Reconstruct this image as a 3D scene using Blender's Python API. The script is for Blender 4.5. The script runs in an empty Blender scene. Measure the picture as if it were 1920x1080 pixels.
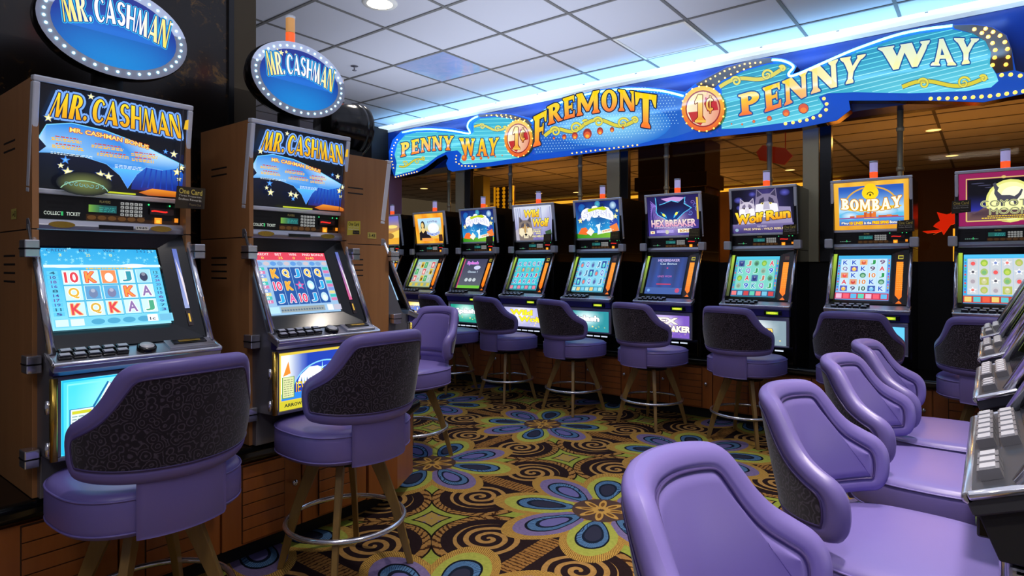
import bpy, math, random
from mathutils import Matrix, Vector
R = math.radians
random.seed(7)
SC = bpy.context.scene
COL = SC.collection

# ------------------------------------------------------------------ camera
F_PX, HORIZ, YAW, EYE = 1150.0, 498.0, R(37.86), 1.27
cam_d = bpy.data.cameras.new('camera')
cam = bpy.data.objects.new('camera', cam_d)
COL.objects.link(cam)
cam.location = (0, 0, EYE)
cam.rotation_euler = (R(90), 0, YAW)
cam_d.sensor_width = 36
cam_d.lens = F_PX / 1920 * 36
cam_d.shift_y = (HORIZ - 540) / 1920
cam_d.clip_start = .02
SC.camera = cam
CEIL = 3.03

# ------------------------------------------------------------------ world / exposure
SC.view_settings.view_transform = 'Standard'
SC.view_settings.look = 'None'
SC.view_settings.gamma = 1
SC.view_settings.exposure = 0.14
SC.view_settings.use_curve_mapping = False
w = bpy.data.worlds.new('world'); SC.world = w; w.use_nodes = True
w.node_tree.nodes['Background'].inputs[0].default_value = (.56, .55, .68, 1)
w.node_tree.nodes['Background'].inputs[1].default_value = .18
SC.cycles.use_denoising = True
SC.cycles.max_bounces = 6
SC.cycles.diffuse_bounces = 3
SC.cycles.glossy_bounces = 4
SC.cycles.transparent_max_bounces = 8
SC.cycles.sample_clamp_indirect = 4
SC.cycles.caustics_reflective = False
SC.cycles.caustics_refractive = False


def area(name, loc, size, watts, col, rot=(0, 0, 0), shape='RECTANGLE', sy=None):
    d = bpy.data.lights.new(name, 'AREA')
    d.shape = shape; d.size = size; d.size_y = sy or size
    d.energy = watts; d.color = col
    o = bpy.data.objects.new(name, d); o.location = loc; o.rotation_euler = rot
    COL.objects.link(o)
    return o


DOWN = [(-3.22, 2.70), (-2.0, 2.95), (-.79, -.9), (.10, 2.9), (.05, 1.55), (.05, .25), (-1.55, .95)]  # first is the visible one; the others are added to light stools and cabinets
for (x, y), e_ in zip(DOWN, (30, 100, 90, 190, 200, 150, 40)):
    d = bpy.data.lights.new('downlight_lamp', 'SPOT')
    d.energy = e_; d.color = (1, .90, .80); d.spot_size = R(82); d.spot_blend = .8; d.shadow_soft_size = .08
    o = bpy.data.objects.new('downlight_lamp', d); o.location = (x, y, CEIL - .03); COL.objects.link(o)
# unseen fill lamps added at ceiling height to brighten the room
area('added_fill_lamp', (-.2, -.9, CEIL - .04), 1.1, 16, (.90, .88, 1), sy=.55)
area('added_fill_lamp', (1.3, .9, CEIL - .04), 1.1, 16, (.86, .84, 1), rot=(0, R(-12), 0), sy=.55)
# blue tube in the cove above the sign, lights the ceiling and the fascia
area('cove_lamp', (-2.9, 5.0, CEIL - .34), 6.0, 36, (.26, .58, 1), rot=(R(180 - 25), 0, 0), sy=.05)
area('fascia_lamp', (-2.9, 5.02, 2.98), 6.0, 5, (.25, .45, 1), rot=(R(35), 0, 0), sy=.04)
# upward fill lamps added in mid-air to brighten the tiled ceiling
area('added_uplight', (-1.2, 1.2, 2.15), 3.6, 46, (.74, .82, 1), rot=(R(180), 0, 0), sy=3.6)
area('added_uplight', (-3.2, 3.9, 2.2), 3.0, 22, (.72, .80, 1), rot=(R(180), 0, 0), sy=1.6)
# warm fill lamps added to light the room behind the tinted glass
for x, y in ((-6.5, 9.2), (-3.5, 8.5), (-.5, 9.0), (-4.5, 12), (2.0, 8.5)):
    area('added_far_lamp', (x, y, 2.9), .5, 34, (1, .62, .25), shape='DISK')
    area('added_far_uplight', (x, y, 1.2), 1.2, 22, (1, .50, .16), rot=(R(180), 0, 0), shape='DISK')

# ------------------------------------------------------------------ colour + materials


def lin(c, a=1.0):
    r = []
    for v in c[:3]:
        v = max(0, min(255, v)) / 255.0
        r.append(v / 12.92 if v <= .04045 else ((v + .055) / 1.055) ** 2.4)
    return (r[0], r[1], r[2], a)


def mat(name, col, rough=.5, metal=0.0, spec=.5, coat=0.0, emit=None, es=0.0, sheen=0.0):
    m = bpy.data.materials.new(name); m.use_nodes = True
    b = m.node_tree.nodes['Principled BSDF']
    b.inputs['Base Color'].default_value = lin(col)
    b.inputs['Roughness'].default_value = rough
    b.inputs['Metallic'].default_value = metal
    b.inputs['Specular IOR Level'].default_value = spec
    b.inputs['Coat Weight'].default_value = coat
    b.inputs['Coat Roughness'].default_value = .08
    b.inputs['Sheen Weight'].default_value = sheen
    if emit:
        b.inputs['Emission Color'].default_value = lin(emit)
        b.inputs['Emission Strength'].default_value = es
    return m


class Ex:
    """small shader maths expression builder"""
    def __init__(s, nt, sock): s.nt, s.s = nt, sock
    def _op(s, op, *args, rev=False):
        n = s.nt.nodes.new('ShaderNodeMath'); n.operation = op
        a = [s] + list(args)
        if rev: a.reverse()
        for i, x in enumerate(a):
            if isinstance(x, Ex): s.nt.links.new(x.s, n.inputs[i])
            else: n.inputs[i].default_value = x
        return Ex(s.nt, n.outputs[0])
    def __add__(s, o): return s._op('ADD', o)
    __radd__ = __add__
    def __sub__(s, o): return s._op('SUBTRACT', o)
    def __rsub__(s, o): return s._op('SUBTRACT', o, rev=True)
    def __mul__(s, o): return s._op('MULTIPLY', o)
    __rmul__ = __mul__
    def __truediv__(s, o): return s._op('DIVIDE', o)
    def lt(s, o): return s._op('LESS_THAN', o)
    def gt(s, o): return s._op('GREATER_THAN', o)
    def abs(s): return s._op('ABSOLUTE')
    def sqrt(s): return s._op('SQRT')
    def mod(s, o): return s._op('FLOORED_MODULO', o)
    def frac(s): return s._op('FRACT')
    def floor(s): return s._op('FLOOR')
    def min(s, o): return s._op('MINIMUM', o)
    def max(s, o): return s._op('MAXIMUM', o)
    def atan2(s, o): return s._op('ARCTAN2', o)
    def cos(s): return s._op('COSINE')
    def sin(s): return s._op('SINE')


def hyp(a, b): return (a * a + b * b).sqrt()


def mixc(nt, fac, a, b):
    n = nt.nodes.new('ShaderNodeMix'); n.data_type = 'RGBA'
    for i, x in ((0, fac), (6, a), (7, b)):
        if isinstance(x, Ex): x = x.s
        if isinstance(x, (tuple, list)): n.inputs[i].default_value = x
        elif isinstance(x, (float, int)): n.inputs[i].default_value = x
        else: nt.links.new(x, n.inputs[i])
    return n.outputs[2]


def noise(nt, scale, detail=3, vec=None, rough=.5, dist=0.0):
    n = nt.nodes.new('ShaderNodeTexNoise'); n.inputs['Scale'].default_value = scale
    n.inputs['Detail'].default_value = detail; n.inputs['Roughness'].default_value = rough
    n.inputs['Distortion'].default_value = dist
    if vec: nt.links.new(vec, n.inputs['Vector'])
    return Ex(nt, n.outputs[0])


def texco(nt, out='Object', scale=(1, 1, 1)):
    t = nt.nodes.new('ShaderNodeTexCoord'); mp = nt.nodes.new('ShaderNodeMapping')
    mp.inputs['Scale'].default_value = scale
    nt.links.new(t.outputs[out], mp.inputs[0])
    return mp.outputs[0]


def wood(name, c1, c2, rough=.35, scale=(30, 30, 2), spec=.5):
    m = mat(name, c1, rough, spec=spec); nt = m.node_tree
    v = texco(nt, 'Object', scale)
    n = noise(nt, 1.0, 5, v, .6, .3)
    c = mixc(nt, n, lin(c1), lin(c2))
    nt.links.new(c, nt.nodes['Principled BSDF'].inputs['Base Color'])
    return m


def marble():
    m = mat('fleck_marble', (22, 14, 10), .22); nt = m.node_tree
    v = texco(nt, 'Object', (1, 1, 1))
    a = noise(nt, 14, 9, v, .75, .5); b = noise(nt, 2.2, 3, v)
    k = ((a - .53) * 9).max(0.0).min(1.0) * ((b - .38) * 4).max(0.0).min(1.0)
    c = mixc(nt, k, lin((20, 13, 9)), lin((120, 84, 30)))
    nt.links.new(c, nt.nodes['Principled BSDF'].inputs['Base Color'])
    return m


def scroll_fabric():
    m = mat('scroll_fabric', (50, 42, 54), .95, spec=.1, sheen=.3); nt = m.node_tree
    v = texco(nt, 'Object', (1, 1, 1))
    vo = nt.nodes.new('ShaderNodeTexVoronoi'); vo.inputs['Scale'].default_value = 34
    nt.links.new(v, vo.inputs[0])
    dist = Ex(nt, vo.outputs['Distance'])
    nn = noise(nt, 60, 2, v)
    k = ((dist * 22 + nn * 7).sin() - .25).max(0.0).min(1.0)
    n2 = noise(nt, 260, 2, v)
    k = k * (n2 * .8 + .3)
    c = mixc(nt, k, lin((38, 31, 40)), lin((104, 92, 110)))
    nt.links.new(c, nt.nodes['Principled BSDF'].inputs['Base Color'])
    return m


def carpet():
    m = mat('carpet_pattern', (40, 25, 15), .97, spec=.08); nt = m.node_tree
    t = nt.nodes.new('ShaderNodeTexCoord')
    sp = nt.nodes.new('ShaderNodeSeparateXYZ'); nt.links.new(t.outputs['Object'], sp.inputs[0])
    vec = t.outputs['Object']
    wob = noise(nt, 9, 2, vec) * .016 - .008
    X = Ex(nt, sp.outputs[0]) + wob; Y = Ex(nt, sp.outputs[1]) - wob
    P = 1.235
    u = (X + 1.59 + P / 2).mod(P) - P / 2
    v = (Y - 2.80 + P / 2).mod(P) - P / 2
    au, av = u.abs(), v.abs()
    a, b = au.max(av), au.min(av)
    # ovals round the spiral pairs
    dy = (b - .245).max(0.0)
    dx = a - P / 2
    d = hyp(dx, dy)
    ang = dy.atan2(dx)
    jag = noise(nt, 60, 2, vec)
    L = lambda *c: lin(c)
    # dark ground with a fine mottling
    col = mixc(nt, jag, L(28, 15, 12), L(42, 28, 32))
    # spirals
    u2 = (X + 1.59).mod(P) - P / 2; v2 = (Y - 2.80).mod(P) - P / 2
    onsp = None
    for sx, sy in ((u2, av - .245), (v2, au - .245)):
        r = hyp(sx, sy); ph = sy.atan2(sx) / (2 * math.pi)
        k_ = ((r / .056) + ph).frac().lt(.46) * r.lt(.165)
        onsp = k_ if onsp is None else onsp.max(k_)
    col = mixc(nt, onsp, col, mixc(nt, jag, L(126, 92, 40), L(190, 140, 66)))
    # ribbed bridge between neighbouring flowers
    br = b.lt(.05) * dx.abs().lt(.19)
    rib = ((dx * 42) + jag * .9).frac().lt(.30)
    ribc = mixc(nt, rib, mixc(nt, jag, L(120, 82, 30), L(164, 112, 44)), L(66, 36, 14))
    col = mixc(nt, br, col, ribc)
    # ribbed band round the ovals
    rib2 = ((ang * 8.5 + b * 26) + jag * .9).frac().lt(.34)
    bandc = mixc(nt, rib2, mixc(nt, jag, L(124, 84, 32), L(176, 128, 56)), L(60, 32, 14))
    band = d.gt(.222) * d.lt(.262)
    col = mixc(nt, band, col, bandc)
    # star shaped green tile at the cell centre
    edge = d.gt(.262)
    col = mixc(nt, edge, col, L(24, 14, 12))
    g = d.gt(.272)
    grc = mixc(nt, jag, L(112, 124, 30), L(160, 168, 60))
    col = mixc(nt, g, col, grc)
    q = P / 2
    cx, cy = q - a, q - b
    inn = d.gt(.318) * cx.abs().max(cy.abs()).lt(.112)
    col = mixc(nt, d.gt(.308) * cx.abs().max(cy.abs()).lt(.122), col, L(26, 18, 24))
    cr = hyp(cx, cy)
    sc = ((cr * 20).sin() * ((cx.abs() - cy.abs()).abs() * 34).cos()).gt(.1)
    inc = mixc(nt, sc, mixc(nt, jag, L(104, 84, 112), L(140, 118, 146)), L(160, 130, 56))
    col = mixc(nt, inn, col, inc)
    # flower with eight petals
    rho = hyp(u, v)
    th = v.atan2(u)
    seg = math.pi / 4
    thf = th.mod(seg) - seg / 2
    idx = (th / seg).floor().mod(2.0)
    pp = rho * thf.cos(); qq = rho * thf.sin()
    ex = (pp - .29) / .160; ey = qq / (.026 + pp * .165)
    e = hyp(ex, ey)
    ro = (e * 9 + thf * 46 + jag * .8).frac().lt(.25)
    ptip = (hyp((pp - .345) / .235, qq / .150) )
    col = mixc(nt, ptip.lt(1.0) + rho.lt(.2), col, mixc(nt, (thf * 60 + jag).frac().lt(.3), mixc(nt, jag, L(150, 112, 36), L(206, 160, 62)), L(96, 60, 18)))
    body = mixc(nt, idx.gt(.5), mixc(nt, jag, L(130, 140, 44), L(176, 176, 70)), mixc(nt, jag, L(92, 78, 122), L(128, 112, 156)))
    col = mixc(nt, (hyp((pp - .325) / .195, qq / .118)).lt(1.0), col, body)
    col = mixc(nt, e.lt(1.02), col, L(16, 22, 34))
    blue = mixc(nt, ro, mixc(nt, jag, L(44, 84, 128), L(92, 136, 176)), L(20, 42, 78))
    col = mixc(nt, e.lt(.93), col, blue)
    col = mixc(nt, e.lt(.66), col, L(20, 30, 48))
    core = mixc(nt, idx.gt(.5), L(44, 46, 66), L(96, 92, 150))
    col = mixc(nt, e.lt(.52), col, core)
    # flower heart
    hub = rho.lt(.15)
    col = mixc(nt, hub, col, mixc(nt, jag, L(60, 44, 60), L(92, 66, 34)))
    he = hyp((pp - .075) / .06, qq / .020)
    col = mixc(nt, he.lt(1.0), col, L(186, 140, 54))
    col = mixc(nt, he.lt(.5), col, L(110, 70, 24))
    # pile
    fine = noise(nt, 900, 1, vec)
    b_ = nt.nodes['Principled BSDF']
    hs = nt.nodes.new('ShaderNodeHueSaturation')
    hs.inputs['Saturation'].default_value = .94
    nt.links.new((fine * .8 + .56).s, hs.inputs['Value'])
    nt.links.new(col, hs.inputs['Color'])
    nt.links.new(hs.outputs[0], b_.inputs['Base Color'])
    return m


def attr_mat(name, strength, gloss=.25, base=0.15):
    m = mat(name, (0, 0, 0), gloss); nt = m.node_tree
    a = nt.nodes.new('ShaderNodeAttribute'); a.attribute_name = 'Col'
    b = nt.nodes['Principled BSDF']
    if strength > 0:
        nt.links.new(a.outputs['Color'], b.inputs['Emission Color'])
        b.inputs['Emission Strength'].default_value = strength
        b.inputs['Base Color'].default_value = (.02, .02, .02, 1)
    else:
        nt.links.new(a.outputs['Color'], b.inputs['Base Color'])
    return m


M = dict(
    vinyl=mat('purple_vinyl', (117, 104, 172), .38, spec=.5),
    piping=mat('purple_piping', (70, 56, 108), .4),
    fabric=scroll_fabric(),
    legwood=wood('stool_leg_wood', (150, 118, 62), (108, 80, 36), .4, (40, 40, 3)),
    chrome=mat('chrome', (230, 230, 238), .16, .9),
    brchrome=mat('satin_steel', (176, 176, 186), .3, .75),
    silver=mat('silver_plastic', (196, 196, 200), .4, .1),
    darkmetal=mat('dark_steel', (122, 122, 130), .32, .4),
    deckgrey=mat('deck_grey', (74, 76, 84), .3, .6),
    black=mat('black_gloss', (10, 10, 12), .18),
    blackm=mat('black_matte', (12, 11, 12), .6),
    woodred=wood('cabinet_wood', (176, 102, 46), (138, 72, 28), .33),
    woodtan=wood('cabinet_side_wood', (184, 132, 84), (156, 104, 60), .35, (20, 20, 1.5)),
    purple=mat('purple_steel', (70, 66, 130), .3, .5),
    counter=mat('black_counter', (12, 14, 14), .15),
    lit=attr_mat('backlit_art', 1.0), paint=attr_mat('printed_art', 0, .35), screen=attr_mat('screen_image', 1.05, .15), litbelly=attr_mat('belly_glass_art', 1.35), frame=mat('frame_silver', (236, 238, 246), .25, .2),
    orange=mat('candle_orange', (250, 90, 40), .3, emit=(255, 78, 30), es=1.1),
    clear=mat('candle_clear', (190, 185, 215), .25, emit=(170, 160, 215), es=.5),
    amberring=mat('candle_amber', (200, 150, 90), .3, emit=(200, 130, 60), es=.35),
    bulb=mat('amber_bulb', (255, 190, 90), .3, emit=(255, 176, 60), es=3.2),
    led=mat('white_led', (220, 250, 255), .3, emit=(190, 245, 255), es=2.2),
    neon=mat('blue_neon', (160, 230, 255), .3, emit=(120, 225, 255), es=2.6),
    bulbrail=mat('marquee_bronze', (96, 84, 78), .35, .5),
    tile=mat('ceiling_tile', (206, 206, 212), .9, spec=.1),
    tbar=mat('ceiling_bar', (112, 110, 106), .6),
    button=mat('grey_button', (172, 174, 184), .3, emit=(120, 125, 150), es=.05),
    gold=mat('gold_trim', (196, 160, 70), .25, .9),
    white=mat('painted_glow_white', (235, 236, 235), .5, emit=(225, 238, 255), es=.75),  # own glow imitates light on the trim and bright reflections
    warm=mat('downlight_glow', (255, 244, 220), .5, emit=(255, 240, 205), es=3.0),
    amber=mat('amber_glow', (255, 220, 120), .5, emit=(255, 214, 90), es=1.5),
    trimring=mat('downlight_trim', (235, 232, 220), .4),
)

# ------------------------------------------------------------------ object helpers


def tag(o, label=None, cat=None, group=None, kind=None):
    if label: o['label'] = label
    if cat: o['category'] = cat
    if group: o['group'] = group
    if kind: o['kind'] = kind
    return o


def link(name, me, parent=None, loc=None):
    o = bpy.data.objects.new(name, me); COL.objects.link(o)
    if parent: o.parent = parent
    if loc: o.location = loc
    return o


def empty(name, loc, rz=0, label=None, cat=None, group=None):
    o = link(name, None); o.location = loc; o.rotation_euler = (0, 0, rz)
    o.empty_display_size = .1
    return tag(o, label, cat, group)


def copy_tree(o, parent=None):
    c = o.copy(); COL.objects.link(c)
    if parent: c.parent = parent
    for ch in [k for k in bpy.data.objects if k.parent == o]:
        copy_tree(ch, c)
    return c


class MB:
    def __init__(s): s.v, s.f, s.mi, s.sm = [], [], [], []

    def add(s, vs, fs, mi=0, smooth=False):
        b = len(s.v); s.v += [tuple(p) for p in vs]
        for f in fs: s.f.append([b + i for i in f]); s.mi.append(mi); s.sm.append(smooth)
        return s

    def box(s, c, d, mi=0, Mx=None):
        x, y, z = [q / 2 for q in d]
        vs = [Vector((c[0] + i * x, c[1] + j * y, c[2] + k * z)) for k in (-1, 1) for j in (-1, 1) for i in (-1, 1)]
        if Mx: vs = [Mx @ p for p in vs]
        return s.add(vs, [(0, 2, 3, 1), (4, 5, 7, 6), (0, 1, 5, 4), (2, 6, 7, 3), (0, 4, 6, 2), (1, 3, 7, 5)], mi)

    def bb(s, x0, x1, y0, y1, z0, z1, mi=0, Mx=None):
        return s.box(((x0 + x1) / 2, (y0 + y1) / 2, (z0 + z1) / 2), (x1 - x0, y1 - y0, z1 - z0), mi, Mx)

    def prism(s, poly, x0, x1, mi=0, side=None):
        """poly of (f,h): y=-f, extruded along x"""
        n = len(poly)
        vs = [(x0, -f, h) for f, h in poly] + [(x1, -f, h) for f, h in poly]
        b = len(s.v)
        s.add(vs, [(i, (i + 1) % n, n + (i + 1) % n, n + i) for i in range(n)], mi)
        s.add([], [], mi)
        sm = side if side is not None else mi
        s.f.append([b + i for i in range(n)][::-1]); s.mi.append(sm); s.sm.append(False)
        s.f.append([b + n + i for i in range(n)]); s.mi.append(sm); s.sm.append(False)
        return s

    def plate(s, poly, y0, y1, mi=0, side=None):
        """poly of (x,z), extruded along y"""
        n = len(poly); b = len(s.v)
        s.add([(x, y0, z) for x, z in poly] + [(x, y1, z) for x, z in poly],
              [(i, n + i, n + (i + 1) % n, (i + 1) % n) for i in range(n)], mi if side is None else side)
        s.f.append([b + i for i in range(n)]); s.mi.append(mi); s.sm.append(False)
        s.f.append([b + n + i for i in range(n)][::-1]); s.mi.append(mi); s.sm.append(False)
        return s

    def tube(s, pts, r, seg=8, closed=False, mi=0, r2=None):
        pts = [Vector(p) for p in pts]; n = len(pts); vs = []; up = None
        for i, p in enumerate(pts):
            a = pts[(i - 1) % n] if (closed or i) else p
            b = pts[(i + 1) % n] if (closed or i < n - 1) else p
            t = (b - a).normalized() if (b - a).length > 1e-9 else Vector((0, 0, 1))
            if up is None: up = t.orthogonal().normalized()
            up = (up - t * up.dot(t)).normalized(); w_ = t.cross(up)
            rr = r if r2 is None else r + (r2 - r) * i / max(1, n - 1)
            for k in range(seg):
                q = 2 * math.pi * k / seg
                vs.append(p + (up * math.cos(q) + w_ * math.sin(q)) * rr)
        fs = []
        for i in range(n if closed else n - 1):
            for k in range(seg):
                j = (i + 1) % n; l = (k + 1) % seg
                fs.append((i * seg + k, i * seg + l, j * seg + l, j * seg + k))
        s.add(vs, fs, mi, True)
        if not closed:
            b = len(s.v) - len(vs)
            for base, rev in ((b, True), (b + (n - 1) * seg, False)):
                f = [base + k for k in range(seg)]
                s.f.append(f[::-1] if rev else f); s.mi.append(mi); s.sm.append(False)
        return s

    def lathe(s, prof, c=(0, 0, 0), seg=24, mi=0, axis='z', smooth=True):
        vs = []; n = len(prof)
        for k in range(seg):
            q = 2 * math.pi * k / seg
            for r, z in prof:
                p = (r * math.cos(q), r * math.sin(q), z)
                if axis == 'y': p = (p[0], -p[2], p[1])
                if axis == 'x': p = (p[2], p[1], -p[0])
                vs.append((p[0] + c[0], p[1] + c[1], p[2] + c[2]))
        fs = []
        for k in range(seg):
            l = (k + 1) % seg
            for i in range(n - 1):
                fs.append((k * n + i, l * n + i, l * n + i + 1, k * n + i + 1))
        return s.add(vs, fs, mi, smooth)

    def mesh(s, name, mats, Mx=None):
        me = bpy.data.meshes.new(name)
        vs = [Mx @ Vector(p) for p in s.v] if Mx else s.v
        me.from_pydata(vs, [], s.f)
        for m in (mats if isinstance(mats, (list, tuple)) else [mats]): me.materials.append(M[m] if isinstance(m, str) else m)
        me.polygons.foreach_set('material_index', s.mi)
        me.polygons.foreach_set('use_smooth', s.sm)
        me.validate(); me.update()
        return me

    def build(s, name, mats, parent=None, loc=None, bev=0, Mx=None, seg=2, subd=0):
        o = link(name, s.mesh(name, mats, Mx), parent, loc)
        if bev:
            md = o.modifiers.new('bevel', 'BEVEL'); md.width = bev; md.segments = seg
            md.limit_method = 'ANGLE'; md.angle_limit = R(40)
            for p in o.data.polygons: p.use_smooth = True
            md.harden_normals = True
        return o


# ------------------------------------------------------------------ flat art builder (printed and back-lit faces)
_tc = {}


def font_mesh(txt, bold=0.0):
    k = (txt, bold)
    if k not in _tc:
        cu = bpy.data.curves.new('t', 'FONT'); cu.body = txt; cu.offset = bold; cu.resolution_u = 3
        ob = bpy.data.objects.new('t', cu); COL.objects.link(ob)
        dg = bpy.context.evaluated_depsgraph_get(); me = ob.evaluated_get(dg).to_mesh()
        vs = [(v.co.x, v.co.y) for v in me.vertices]; fs = [tuple(p.vertices) for p in me.polygons]
        ob.evaluated_get(dg).to_mesh_clear()
        bpy.data.objects.remove(ob); bpy.data.curves.remove(cu)
        x0 = min(v[0] for v in vs); x1 = max(v[0] for v in vs); y0 = min(v[1] for v in vs); y1 = max(v[1] for v in vs)
        _tc[k] = ([((x - x0) / (x1 - x0), (y - y0) / (y1 - y0)) for x, y in vs], fs)
    return _tc[k]


def arcpts(cx, cy, rx, ry, a0, a1, n=10):
    return [(cx + rx * math.cos(R(a0 + (a1 - a0) * i / n)), cy + ry * math.sin(R(a0 + (a1 - a0) * i / n))) for i in range(n + 1)]


def ringseg(cx, cy, rx, ry, ix, iy, a0, a1, n=10, jx=0):
    o = arcpts(cx, cy, rx, ry, a0, a1, n); i = arcpts(cx + jx, cy, ix, iy, a0, a1, n)
    return [[o[k], o[k + 1], i[k + 1], i[k]] for k in range(n)]


def Rq(x0, y0, x1, y1): return [(x0, y0), (x1, y0), (x1, y1), (x0, y1)]


def serif_b(x0, x1, e=.09, h=.11): return [(x0 - e, 0), (x1 + e, 0), (x1 + e, h * .55), (x1, h * 1.5), (x0, h * 1.5), (x0 - e, h * .55)]
def serif_t(x0, x1, e=.09, h=.11): return [(x, 1 - y) for x, y in serif_b(x0, x1, e, h)][::-1]


SL = {
    'P': (.84, [Rq(.12, 0, .38, 1), serif_b(.12, .38, .1), [(.02, 1), (.02, .92), (.12, .86), (.12, 1)]] + ringseg(.38, .71, .42, .29, .14, .11, 90, -90)),
    'R': (.92, [Rq(.12, 0, .38, 1), serif_b(.12, .38, .08), [(.02, 1), (.02, .92), (.12, .86), (.12, 1)]] + ringseg(.38, .72, .42, .28, .14, .10, 90, -90)
          + [[(.36, .48), (.60, .50), (.86, .08), (.94, .08), (.94, 0), (.66, 0)]]),
    'B': (.88, [Rq(.12, 0, .38, 1), [(.02, 1), (.02, .92), (.12, .86), (.12, 1)], [(.02, 0), (.12, 0), (.12, .14), (.02, .08)]] + ringseg(.38, .75, .36, .25, .12, .09, 90, -90) + ringseg(.38, .27, .44, .27, .14, .10, 90, -90)),
    'E': (.80, [Rq(.12, 0, .38, 1), serif_b(.12, .38, .08), serif_t(.12, .38, .08), Rq(.38, 0, .68, .17), Rq(.38, .83, .66, 1), Rq(.38, .44, .58, .58),
                [(.60, 0), (.76, 0), (.76, .32), (.68, .30)], [(.58, 1), (.68, .72), (.74, .70), (.74, 1)], [(.56, .36), (.62, .34), (.62, .68), (.56, .66)]]),
    'F': (.76, [Rq(.12, 0, .38, 1), serif_b(.12, .38, .1), serif_t(.12, .38, .08), Rq(.38, .83, .66, 1), Rq(.38, .42, .58, .56),
                [(.58, 1), (.68, .68), (.76, .66), (.76, 1)], [(.56, .32), (.62, .30), (.62, .66), (.56, .64)]]),
    'N': (1.0, [Rq(.10, 0, .27, 1), Rq(.74, 0, .91, 1), [(.06, 1), (.36, 1), (.91, .10), (.91, 0), (.70, 0), (.10, .90)], serif_b(.10, .27, .08), serif_t(.74, .91, .08), [(-.02, 1), (-.02, .92), (.12, .84), (.12, 1)]]),
    'M': (1.16, [Rq(.10, 0, .28, 1), Rq(.86, 0, 1.06, 1), [(.08, 1), (.34, 1), (.64, .34), (.60, .14), (.52, .14)], [(1.06, 1), (.84, 1), (.54, .30), (.54, .14), (.64, .14)], serif_b(.10, .28, .07), serif_b(.86, 1.06, .07), serif_t(.10, .20, .08), serif_t(.96, 1.06, .08)]),
    'O': (.92, ringseg(.46, .5, .44, .5, .17, .36, 0, 360, 24)),
    'T': (.88, [Rq(.31, 0, .57, 1), serif_b(.31, .57, .1), Rq(.04, .84, .84, 1), [(.0, 1), (.0, .62), (.07, .64), (.20, .86), (.20, 1)], [(.88, 1), (.88, .62), (.81, .64), (.68, .86), (.68, 1)]]),
    'Y': (.96, [Rq(.35, 0, .61, .46), serif_b(.35, .61, .1), [(.04, 1), (.34, 1), (.55, .58), (.55, .40), (.36, .40)], [(.90, 1), (.72, 1), (.46, .56), (.46, .40), (.60, .40)], serif_t(.10, .30, .10), serif_t(.74, .86, .10)]),
    'W': (1.32, [[(.04, 1), (.32, 1), (.52, .25), (.46, 0), (.34, 0)], [(.70, .98), (.56, .98), (.34, .16), (.36, 0), (.48, 0)], [(.52, 1), (.80, 1), (.98, .28), (.94, 0), (.82, 0)], [(1.26, 1), (1.08, 1), (.84, .20), (.84, 0), (.96, 0)], serif_t(.08, .28, .1), serif_t(1.08, 1.24, .08)]),
    'A': (1.04, [[(.42, 1), (.60, 1), (.30, .04), (.12, .04)], [(.40, 1), (.62, 1), (.94, .04), (.66, .04)], Rq(.26, .26, .78, .40), serif_b(.08, .28, .08, .09), serif_b(.72, .92, .09, .09)]),
    '1': (.80, [Rq(.28, 0, .58, 1), serif_b(.28, .58, .2, .12), [(.28, 1), (.28, .74), (.06, .66), (.06, .76), (.16, .86)]]),
    '\u00a2': (.80, ringseg(.42, .5, .38, .42, .20, .28, 40, 320, 16) + [Rq(.38, -.06, .47, 1.06)]),
    ' ': (.45, []),
}


DF = {
    'M': (1.10, [[(0, 0), (.10, 0), (.27, .92), (.22, 1)], [(.20, 1), (.34, .98), (.60, 0), (.40, 0)], [(.46, 0), (.60, 0), (.80, .96), (.76, 1)], [(.74, 1), (.84, 1), (1.10, 0), (.80, 0), (.70, .55)]]),
    'R': (.80, [Rq(0, 0, .28, 1), [(.30, .50), (.44, .50), (.80, 0), (.48, 0)]] + ringseg(.28, .72, .42, .28, .16, .20, 90, -90)),
    'C': (.80, ringseg(.44, .5, .44, .5, .22, .40, 38, 322, 18, .06)),
    'A': (.88, [[(0, 0), (.09, 0), (.44, .94), (.40, 1)], [(.38, 1), (.48, 1), (.88, 0), (.56, 0), (.36, .74)], [(.14, .20), (.62, .20), (.58, .32), (.18, .32)]]),
    'S': (.72, ringseg(.36, .74, .34, .26, .12, .16, 25, 275, 12) + ringseg(.36, .28, .36, .28, .12, .14, 95, -160, 12)),
    'H': (.74, [Rq(0, 0, .28, 1), Rq(.62, 0, .74, 1), Rq(.28, .44, .62, .56)]),
    'N': (.80, [Rq(0, 0, .11, 1), [(0, 1), (.26, 1), (.80, 0), (.52, 0)], Rq(.69, 0, .80, 1.05)]),
    '.': (.22, [arcpts(.11, .10, .11, .10, 0, 330, 11)]),
    ' ': (.12, []),
}


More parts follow.
